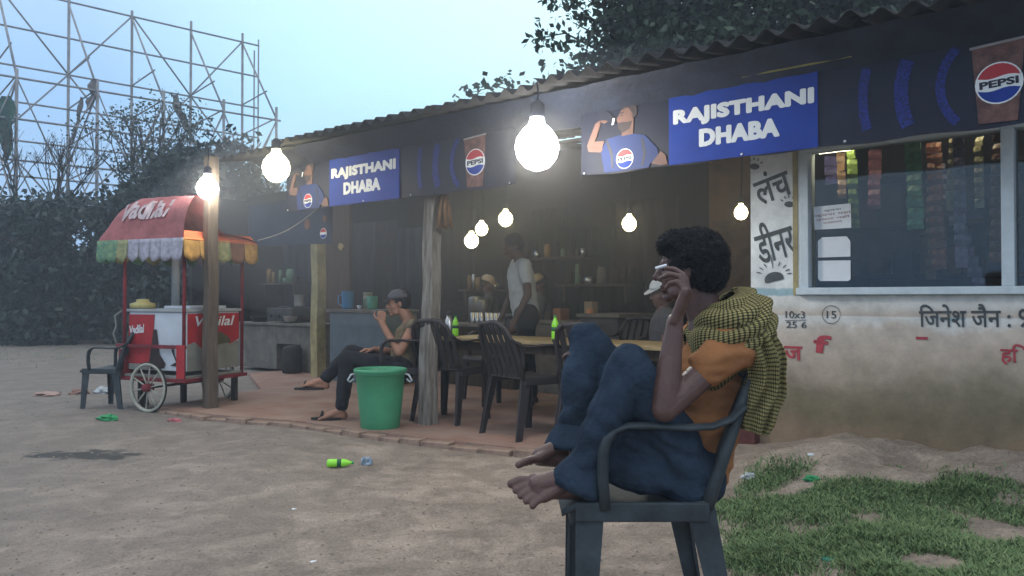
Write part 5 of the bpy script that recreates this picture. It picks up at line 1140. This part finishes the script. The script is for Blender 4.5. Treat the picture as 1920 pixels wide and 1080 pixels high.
# --- the smoking man
pman = thing('person', 'man smoking in the foreground with knees drawn up, orange shirt and checked scarf', 'person', (0.45, 2.68, 0.0))
OFF = Vector((0.45, 2.68, 0.0))
pel = Vector((.585, 2.69, .535)); bel = Vector((.625, 2.69, .66)); che = Vector((.675, 2.69, .84)); nb = Vector((.665, 2.69, 1.02)); hc = Vector((.598, 2.69, 1.205))
shN, shF = Vector((.690, 2.515, .945)), Vector((.66, 2.865, .95)); elN, wrN = Vector((.462, 2.425, .765)), Vector((.500, 2.455, 1.03)); elF, wrF = Vector((.52, 2.96, .72)), Vector((.35, 2.93, .88))
hiN, knN, anN = Vector((.575, 2.585, .53)), Vector((.366, 2.475, .892)), Vector((.215, 2.515, .545)); hiF, knF, anF = Vector((.56, 2.80, .53)), Vector((.275, 2.90, .955)), Vector((.205, 2.79, .60))
bm = BM()
hd = Vector((-.90, .42, -.04)); Q, HM = head(bm, hc, hd, Vector((-.08, 0, 1)))
capsule(bm, nb-Vector((0, 0, .03)), hc+Vector((.02, 0, -.05)), .062, .058); capsule(bm, che, nb, .11, .075); capsule(bm, bel, che, .115, .125); capsule(bm, pel, bel, .12, .112)
capsule(bm, shN, shF, .06, .06)
for sh, el_, wr in ((shN, elN, wrN), (shF, elF, wrF)):
    capsule(bm, sh, el_, .05, .040); capsule(bm, el_, el_.lerp(wr, .3), .040, .041); capsule(bm, el_.lerp(wr, .3), wr, .041, .026)
for hi, kn, an in ((hiN, knN, anN), (hiF, knF, anF)):
    capsule(bm, hi, kn, .075, .055); capsule(bm, kn, kn.lerp(an, .35), .052, .052); capsule(bm, kn.lerp(an, .35), an, .05, .034)
hand(bm, wrN, Vector((.36, -.05, .93)), Vector((-.9, .38, .28)), Vector((.4, .9, -.1)), (.50, .62, .80, .98), 1.16)
hand(bm, wrF, Vector((-.8, -.2, .3)), Vector((-.2, -.1, -1)), Vector((0, -1, .2)), (.25, .3, .35, .4), 1.0)
foot(bm, anN, Vector((.255, 2.535, .500)), Vector((.085, 2.497, .508)), Vector((.018, 2.485, .500)), Vector((-.42, .8, .62)), 1.22)
foot(bm, anF, Vector((.25, 2.80, .535)), Vector((.095, 2.735, .555)), Vector((.03, 2.705, .548)), Vector((-.2, -1, .2)), 1.0)
me = remeshed(bm, .0042, 2, name='body'); shift_me(me, OFF); me.materials.append(M_skin); addme('body', me, pman, (0, 0, 0))
# trousers
bm = BM()
for hi, kn, an, rr in ((hiN, knN, anN, 1.0), (hiF, knF, anF, .97)):
    ank = kn.lerp(an, .93); capsule(bm, hi, hi.lerp(kn, .5), .100*rr, .088*rr); capsule(bm, hi.lerp(kn, .5), kn, .088*rr, .068*rr)
    capsule(bm, kn, kn.lerp(ank, .4), .068*rr, .070*rr); capsule(bm, kn.lerp(ank, .4), ank, .070*rr, .062*rr)
capsule(bm, Vector((.52, 2.575, .545)), Vector((.34, 2.555, .575)), .085, .075); capsule(bm, Vector((.50, 2.575, .62)), Vector((.36, 2.55, .68)), .08, .075); capsule(bm, hiN, hiF, .115, .115); capsule(bm, pel, bel.lerp(pel, .4), .125, .118)
me = remeshed(bm, .008, 4, lambda v: fold(.014, 11, 9)(v)-.010*abs(math.sin(38*(v.z*.8+v.x*.5)+5*noise.noise(v*5)))**3*max(0, 1-abs(v.z-.62)/.25), 'jeans'); 
# open the hems: push the bottom cap inwards
shift_me(me, OFF); me.materials.append(M_jeans); addme('jeans', me, pman, (0, 0, 0))
for an, kn in ((anN, knN), (anF, knF)):
    bm = BM(); d = (an-kn).normalized(); c_ = kn.lerp(an, .93)+d*.045; s_, u_ = frame_of(d); rg = []
    for k, (o_, r_) in enumerate(((-.07, .058), (-.04, .074), (0, .086), (.022, .084), (.016, .072), (-.02, .06))):
        rg.append([c_+d*o_+(s_*math.cos(a)+u_*math.sin(a))*(r_*(1+.07*math.sin(a*3+k*.5))) for a in [2*math.pi*i/28 for i in range(28)]])
    ringmesh(bm, rg, cap=False); obj('trouser_hem', bm, M_jeans, pman, True, off=OFF)
# shirt
bm = BM(); capsule(bm, pel+Vector((.03, 0, 0)), bel, .115, .128); capsule(bm, bel, che, .128, .140); capsule(bm, che, nb-Vector((0, 0, .04)), .132, .075); capsule(bm, shN, shF, .074, .074); capsule(bm, pel+Vector((.045, -.06, -.03)), bel+Vector((.03, -.05, 0)), .075, .09)
slN = shN.lerp(elN, .36); capsule(bm, shN, slN, .072, .069); slF = shF.lerp(elF, .4); capsule(bm, shF, slF, .072, .068)
me = remeshed(bm, .007, 4, fold(.016, 7, 20, 3), 'shirt'); shift_me(me, OFF); me.materials.append(M_orange); addme('shirt', me, pman, (0, 0, 0))
# hair: full, curly
bm = BM(); fq = hd.normalized()
ell(bm, Q(-.022, 0, .040), (.104, .092, .092), HM, 20); ell(bm, Q(-.050, 0, -.005), (.080, .086, .090), HM, 20); ell(bm, Q(.03, 0, .078), (.075, .08, .050), HM, 18)
for _ in range(170):
    v = Vector((random.gauss(0, 1), random.gauss(0, 1), random.gauss(.35, 1))).normalized()
    if v.x > .55 and v.z < .35: continue
    if v.z < -.75: continue
    p_ = Q(-.022+v.x*.096, v.y*.088, .032+v.z*.086); ell(bm, p_, (.015, .015, .015), seg=8)
me = remeshed(bm, .0055, 1, fold(.006, 60, 60), 'hair'); shift_me(me, OFF); me.materials.append(M_hair); addme('hair', me, pman, (0, 0, 0))
nv_ = len(me.vertices); pc = np.empty(nv_*3); me.vertices.foreach_get('co', pc); pc = pc.reshape(-1, 3); pn_ = np.empty(nv_*3); me.vertices.foreach_get('normal', pn_); pn_ = pn_.reshape(-1, 3)
ix = rng.integers(0, nv_, 9000); o = leaves('hair_curls', pc[ix]+pn_[ix]*rng.uniform(0, .006, (9000, 1)), .013, M_hair, pman, .12); o['kind'] = 'stuff'
for b in (-1, 1):
    bm = BM(); ell(bm, Q(.082, b*.031, -.002), (.009, .012, .006), HM, 10); obj('eye', bm, M_vhair, pman, True, off=OFF)
# anklet thread
bm = BM(); d = (anF-knF).normalized(); c_ = anF+d*.0+Vector((-.03, -.02, -.01)); ax = (Vector((.095, 2.735, .555))-anF).normalized(); s_, u_ = frame_of(ax); tube(bm, [c_+(s_*math.cos(a)+u_*math.sin(a))*.041 for a in [2*math.pi*i/20 for i in range(21)]], .0025, 6); obj('anklet', bm, mat('pale_thread', (.45, .33, .25), .9, .1, 9, 0), pman, True, off=OFF)

# scarf: lofted cloth with folds and checked weave
def cloth(name, rows, m, parent, off, period=.0125, thick=.004):
    """rows: list of polylines (same count)"""
    nr, ncl = len(rows), len(rows[0]); bm = BM(); uvl = bm.loops.layers.uv.new('UVMap'); vt = [[bm.verts.new(p-off) for p in r] for r in rows]
    ru = [0]; 
    for i in range(1, nr): ru.append(ru[-1]+sum((rows[i][j]-rows[i-1][j]).length for j in range(ncl))/ncl)
    cv = [0]
    for j in range(1, ncl): cv.append(cv[-1]+max((rows[i][j]-rows[i][j-1]).length for i in range(0, nr, max(1, nr//6))))
    for i in range(nr-1):
        for j in range(ncl-1):
            f = bm.faces.new((vt[i][j], vt[i][j+1], vt[i+1][j+1], vt[i+1][j]))
            for lp, (a, b) in zip(f.loops, ((i, j), (i, j+1), (i+1, j+1), (i+1, j))): lp[uvl].uv = (ru[a]/period, cv[b]/period)
    me = bpy.data.meshes.new(name); bm.to_mesh(me); bm.free(); me.materials.append(m); me.polygons.foreach_set('use_smooth', [True]*len(me.polygons)); o = link(bpy.data.objects.new(name, me), parent)
    md = o.modifiers.new('s', 'SOLIDIFY'); md.thickness = thick; md.offset = 1; return o
# (a) loop round neck and shoulders: sections along a tilted ring
rows = []
N = 96
PRO = [(.050, .055), (.075, .075), (.110, .068), (.140, .040), (.158, .000), (.160, -.045), (.150, -.090), (.128, -.125), (.105, -.140)]
for i in range(N+1):
    a = 2*math.pi*i/N+math.pi; ca, sa = math.cos(a), math.sin(a)
    near = max(0, -sa); back = max(0, ca); front = max(0, -ca); out_ = Vector((ca, sa, 0)); rw = []
    for j in range(57):
        t_ = j/56; k = min(int(t_*8), 7); f = t_*8-k; r_ = PRO[k][0]*(1-f)+PRO[k+1][0]*f; h_ = PRO[k][1]*(1-f)+PRO[k+1][1]*f
        r_ *= (.66+.13*back-.02*front+.84*near**2.2*min(1, .30+j/32)); h_ *= ((.92+.25*near+.15*front) if h_ > 0 else (.95+.10*near+.75*front))
        ph = t_*6.1*math.pi+2.6*math.sin(a*1.0+.9)+.9*math.sin(a*2.3+1.1)+2.2*noise.noise(Vector((ca*1.6, sa*1.6, t_*1.5))); w_ = math.sin(math.pi*min(1, max(0, t_*1.1)))
        fl = ((.0125+.009*noise.noise(Vector((ca*2, sa*2, t_*3+8))))*(abs(math.sin(ph))**.8-.5)*2+.004*noise.noise(Vector((ca*4, sa*4, t_*9))))*(.35+.65*w_)
        rw.append(Vector((.694+.02*near, 2.69, 1.015))+out_*(r_+fl)+Vector((0, 0, h_+.052*ca*(1-.3*t_)+fl*.35+.01*noise.noise(Vector((ca*2, sa*2, 4))))))
    rows.append(rw)
cloth('scarf', rows, M_check, pman, OFF)
# (b) tail hanging down the back, towards the camera side
rows = []
path = [Vector((.69, 2.50, 1.00)), Vector((.755, 2.505, .985)), Vector((.785, 2.50, .92)), Vector((.790, 2.50, .85)), Vector((.780, 2.50, .79)), Vector((.768, 2.50, .735)), Vector((.756, 2.50, .685))]
wd_ = [.045, .058, .060, .062, .062, .058, .046, .030]; wd_ = wd_[:7]
def cr_interp(arr, t):
    n = len(arr)-1; k = min(int(t*n), n-1); f = t*n-k; p0 = arr[max(k-1, 0)]; p1 = arr[k]; p2 = arr[k+1]; p3 = arr[min(k+2, n)]
    return .5*((2*p1)+(p2-p0)*f+(2*p0-5*p1+4*p2-p3)*f*f+(3*p1-p0-3*p2+p3)*f**3)
for i in range(61):
    t_ = i/60; c_ = cr_interp(path, t_); d = (cr_interp(path, min(1, t_+.01))-cr_interp(path, max(0, t_-.01))).normalized(); ww = cr_interp(wd_, t_)
    s_ = Vector((0, -1, 0)).cross(d).normalized(); rw = []     # in-picture-plane width direction
    for j in range(29):
        v = j/28*2-1; fl = .017*math.sin(v*8.5+t_*5+math.sin(t_*9))+.006*math.sin(v*19+t_*9); bulge = -.05*(1-v*v)
        rw.append(c_+s_*(v*ww*(1+.06*math.sin(t_*23)))+Vector((0, bulge+fl, 0)))
    rows.append(rw)
cloth('scarf_tail', rows, M_check, pman, OFF)
rows = []
for i in range(31):      # inner back drape so that the tail has depth
    t_ = i/30; c_ = cr_interp([Vector((.74, 2.64, 1.03)), Vector((.81, 2.64, .96)), Vector((.835, 2.63, .88)), Vector((.825, 2.62, .80)), Vector((.80, 2.61, .74))], t_); rows.append([c_+Vector((.012*math.sin(v*9+t_*4), v*.11*(1-.3*t_), 0)) for v in [j/14-1 for j in range(29)]])
cloth('scarf_fold', rows, M_check, pman, OFF)
# cigarette held between the fingers
kp = wrN+Vector((.0, .0, .09))
tipc = P(1229, 503, 2.46); bm = BM(); tube(bm, [tipc, P(1250, 497, 2.46)], .0042, 8); cg = solo('cigarette', bm, M_paper, 'thin white cigarette held in the smoking man\'s raised hand', 'cigarette')

# --- generic clothed figure
def figure(label, J, skin, top, bot, cap=None, sleeve=.45, hair=True, vox=.011, face=None, hands=None, shoes=None, group=None, hunch=None):
    off = Vector((J['pel'].x, J['pel'].y, 0)); t = thing('person', label, 'person', off, 0, group); bm = BM()
    f = (face or Vector((-1, 0, -.1))).normalized(); Q_, HM_ = head(bm, J['head'], f, Vector((0, 0, 1)), .95)
    capsule(bm, J['neck'], J['head']-Vector((0, 0, .05))-f*.02, .055, .052); capsule(bm, J['chest'], J['neck'], .10, .06); capsule(bm, J['pel'], J['chest'], .115, .115); capsule(bm, J['sh'][0], J['sh'][1], .055, .055)
    for i in (0, 1):
        sh, el_, wr = J['sh'][i], J['el'][i], J['wr'][i]; capsule(bm, sh, el_, .047, .038); capsule(bm, el_, wr, .039, .026)
        fd = (wr-el_).normalized(); hn = hands[i] if hands else (fd, Vector((-.3, 0, -1)), Vector((0, 1, .3)), (.3, .35, .4, .45)); hand(bm, wr, *hn)
        hi, kn, an = J['hip'][i], J['kn'][i], J['an'][i]; capsule(bm, hi, kn, .078, .055); capsule(bm, kn, an, .055, .036); to = J['toe'][i]; heel = an-(to-an).normalized()*.03-Vector((0, 0, .05)); sd_ = Vector((0, 0, 1)).cross(to-an); foot(bm, an, heel, an.lerp(to, .68)-Vector((0, 0, .01)), to, sd_ if i == 0 else -sd_)
    me = remeshed(bm, vox*.6, 2, name='body'); shift_me(me, off); me.materials.append(skin); addme('body', me, t, (0, 0, 0))
    bm = BM(); capsule(bm, J['pel'], J['chest'], .135, .135); capsule(bm, J['chest'], J['neck']-Vector((0, 0, .05)), .125, .07); capsule(bm, J['sh'][0], J['sh'][1], .066, .066)
    if sleeve:
        for i in (0, 1): capsule(bm, J['sh'][i], J['sh'][i].lerp(J['el'][i], sleeve), .066, .060)
    me = remeshed(bm, vox, 3, fold(.009, 8, 14, 5), 'shirt'); shift_me(me, off); me.materials.append(top); addme('shirt', me, t, (0, 0, 0))
    bm = BM(); capsule(bm, J['hip'][0], J['hip'][1], .125, .125); capsule(bm, J['pel'], J['pel']+Vector((0, 0, .04)), .13, .125)
    for i in (0, 1): hi, kn, an = J['hip'][i], J['kn'][i], J['an'][i]; capsule(bm, hi, kn, .102, .072); capsule(bm, kn, kn.lerp(an, .88), .074, .058)
    me = remeshed(bm, vox, 3, fold(.008, 9, 12, 8), 'trousers'); shift_me(me, off); me.materials.append(bot); addme('trousers', me, t, (0, 0, 0))
    if hair:
        bm = BM(); ell(bm, Q_(-.02, 0, .042), (.098, .084, .088), HM_); ell(bm, Q_(-.045, 0, 0), (.07, .08, .075), HM_); me = remeshed(bm, .009, 1, fold(.005, 50, 50), 'hair'); shift_me(me, off); me.materials.append(M_hair); addme('hair', me, t, (0, 0, 0))
    if cap:
        bm = BM(); rg = []
        for k in range(7):
            a = math.pi/2*k/6; rg.append([Q_(-.008+math.cos(b)*.108*math.cos(a)**.8 if k < 6 else -.008+math.cos(b)*.01, math.sin(b)*(.092*math.cos(a)**.8 if k < 6 else .01), .045+.085*math.sin(a)) for b in [2*math.pi*i/20 for i in range(20)]])
        ringmesh(bm, rg); co_ = obj('cap', bm, cap, t, True, off=off)
        bm = BM(); top_ = [Q_(.06+.105*math.cos(b)*1.0+.0, math.sin(b)*.075, .050-.028*math.cos(b)) for b in [R(-90+20*i) for i in range(10)]]; lo_ = [p_-HM_ @ Vector((0, 0, .006)) for p_ in top_]; ringmesh(bm, [top_, lo_]); obj('visor', bm, cap, co_, off=off)
    return t
# man in the grey cap, seated at the porch edge
Yc = 7.05
J = dict(head=P(748, 568, Yc), neck=P(768, 602, Yc), chest=P(768, 632, Yc), pel=P(757, 692, Yc), sh=(P(776, 612, Yc-.17), P(770, 612, Yc+.17)), el=(P(748, 661, Yc-.24), P(752, 662, Yc+.22)), wr=(P(716, 606, Yc-.14), P(702, 655, Yc+.05)),
         hip=(P(750, 692, Yc-.09), P(750, 692, Yc+.09)), kn=(P(652, 672, Yc-.10), P(660, 660, Yc+.10)), an=(P(640, 770, Yc-.10), P(606, 714, Yc+.0)), toe=(P(600, 783, Yc-.12), P(566, 722, Yc-.02)))
figure('man in a grey cap and khaki vest seated with crossed legs behind the green bin', J, M_skin2, M_khaki, M_black, M_cap, sleeve=0, face=Vector((-1, -.15, -.12)),
       hands=[(Vector((.0, .1, 1)), Vector((-.2, 1, 0)), Vector((-1, 0, .2)), (1.0, 1.1, 1.15, 1.2)), (Vector((-1, -.3, 0)), Vector((0, 0, -1)), Vector((0, -1, 0)), (.5, .5, .55, .6))])
for i, (x, y, Y) in enumerate(((614, 0, Yc-.11), (582, 0, Yc-.01))):
    p = P(x, 0, Y); bm = BM(); z = FZ if i == 0 else J['toe'][1].z-.045; ringmesh(bm, [[(p.x+.14*math.cos(a)*(1 if math.cos(a) < 0 else .9), p.y+.048*math.sin(a), z+h) for a in [2*math.pi*k/18 for k in range(18)]] for h in (.004, .022)])
    tube(bm, [(p.x-.05, p.y-.05, z+.02), (p.x-.04, p.y, z+.075), (p.x-.05, p.y+.05, z+.02)], .010, 6)
    solo('sandal', bm, M_rubber, ('dark sandal on the paving under the man in the grey cap', 'dark sandal on the raised foot of the man in the grey cap')[i], 'sandal')
# standing man in white shirt, leaning over the table
Yc = 7.75; gp = lambda x, y, dy=0: P(x, y, Yc+dy)
J = dict(head=gp(962, 462), neck=gp(975, 488), chest=gp(976, 515), pel=gp(985, 585), sh=(gp(984, 497, -.18), gp(968, 497, .18)), el=(gp(990, 552, -.24), gp(960, 548, .26)), wr=(gp(968, 596, -.28), gp(938, 600, .2)),
         hip=(gp(988, 592, -.09), gp(984, 592, .09)), kn=(gp(984, 678, -.10), gp(990, 678, .10)), an=(Vector((gp(992, 0).x, Yc-.1, FZ+.09)), Vector((gp(1000, 0).x, Yc+.1, FZ+.09))), toe=(Vector((gp(972, 0).x, Yc-.12, FZ+.025)), Vector((gp(978, 0).x, Yc+.1, FZ+.025))))
figure('standing waiter in a pale shirt leaning over the table in the middle', J, mat('shaded_brown_skin', (.07, .04, .03), .6, .2, 12, .1), mat('dimmed_white_shirt', (.34, .36, .36), .9, .15, 9, .2), M_black, None, sleeve=.5, vox=.014, face=Vector((-.9, -.2, -.35)))  # white shirt and skin darkened in colour to imitate the dim interior
def dim(label, x, yh, Y, top, cap, face, seat=False, xo=0):
    h = P(x, yh, Y); b = h.z; hp = h+Vector((.05, 0, -.62)); k = -1 if face.x < 0 else 1
    ankz = FZ+.09
    J = dict(head=h, neck=h+Vector((.02, 0, -.15)), chest=h+Vector((.03, 0, -.28)), pel=hp, sh=(h+Vector((.03, -.18, -.19)), h+Vector((.03, .18, -.19))), el=(h+Vector((-.02, -.24, -.44)), h+Vector((-.02, .24, -.44))), wr=(h+Vector((-.22, -.18, -.50)), h+Vector((-.22, .18, -.50))),
             hip=(hp+Vector((0, -.09, 0)), hp+Vector((0, .09, 0))), kn=(hp+Vector((-.42, -.1, .0)), hp+Vector((-.42, .1, .0))) if seat else (Vector((hp.x-.02, hp.y-.1, (hp.z+ankz)/2)), Vector((hp.x-.02, hp.y+.1, (hp.z+ankz)/2))),
             an=(Vector((hp.x-(.42 if seat else 0), hp.y-.1, ankz)), Vector((hp.x-(.42 if seat else 0), hp.y+.1, ankz))), toe=(Vector((hp.x-(.42 if seat else 0)-.16, hp.y-.12, FZ+.025)), Vector((hp.x-(.42 if seat else 0)-.16, hp.y+.12, FZ+.025))))
    return figure(label, J, M_skin, top, M_black, cap, sleeve=.5, vox=.018, face=face)
M_dgrey = mat('dim_grey_shirt', (.07, .07, .075), .9, .2, 8, .2)
dim('dim figure in a cream cap standing behind the row of tumblers', 914, 532, 10.6, M_dgrey, M_cream, Vector((.9, -.5, -.3)))
dim('dim figure in a tan cap bending behind the waiter', 1010, 532, 9.3, M_dgrey, mat('tan_cap_cloth', (.33, .25, .13), .9, .2, 9, .2), Vector((-.8, -.3, -.5)))
dim('seated man in dark shirt and pale cap behind the smoking man\'s hand', 1240, 548, 6.75, M_dgrey, M_white, Vector((-.95, -.3, -.25)), True)
dup(chb, Vector((P(1250, 0, 6.75).x, 6.75, FZ)), R(180), 'dark armchair of the man in the pale cap', gd)

# ------------------------------------------------------------------ smoke and haze
def vol(name, bm, dens, col, aniso, label):
    m = bpy.data.materials.new(name); m.use_nodes = True; n, l = nodes_of(m); n.remove(n['Principled BSDF']); v = n.new('ShaderNodeVolumePrincipled'); v.inputs['Density'].default_value = dens; v.inputs['Color'].default_value = (*col, 1); v.inputs['Anisotropy'].default_value = aniso
    l.new(v.outputs[0], n['Material Output'].inputs['Volume']); o = obj(name, bm, m, None); tag(o, label, kind='stuff'); return o
bm = BM(); box(bm, -45, 45, -3, 66, -1.2, 13.5); vol('haze', bm, .0052, (.80, .90, 1.0), .2, 'thin dusk haze over the whole yard')
bm = BM(); c = W(fa(800, 4.9), 4.9, 1.9); ell(bm, c, (4.6, 1.5, 1.1), Matrix.Rotation(PHI, 3, 'Z'), 24); vol('smoke', bm, .045, (.90, .91, .93), .5, 'thin kitchen smoke, spread round the bulbs to form their glare halos')  # smoke volume placed and shaped to imitate lens glare round the bulbs
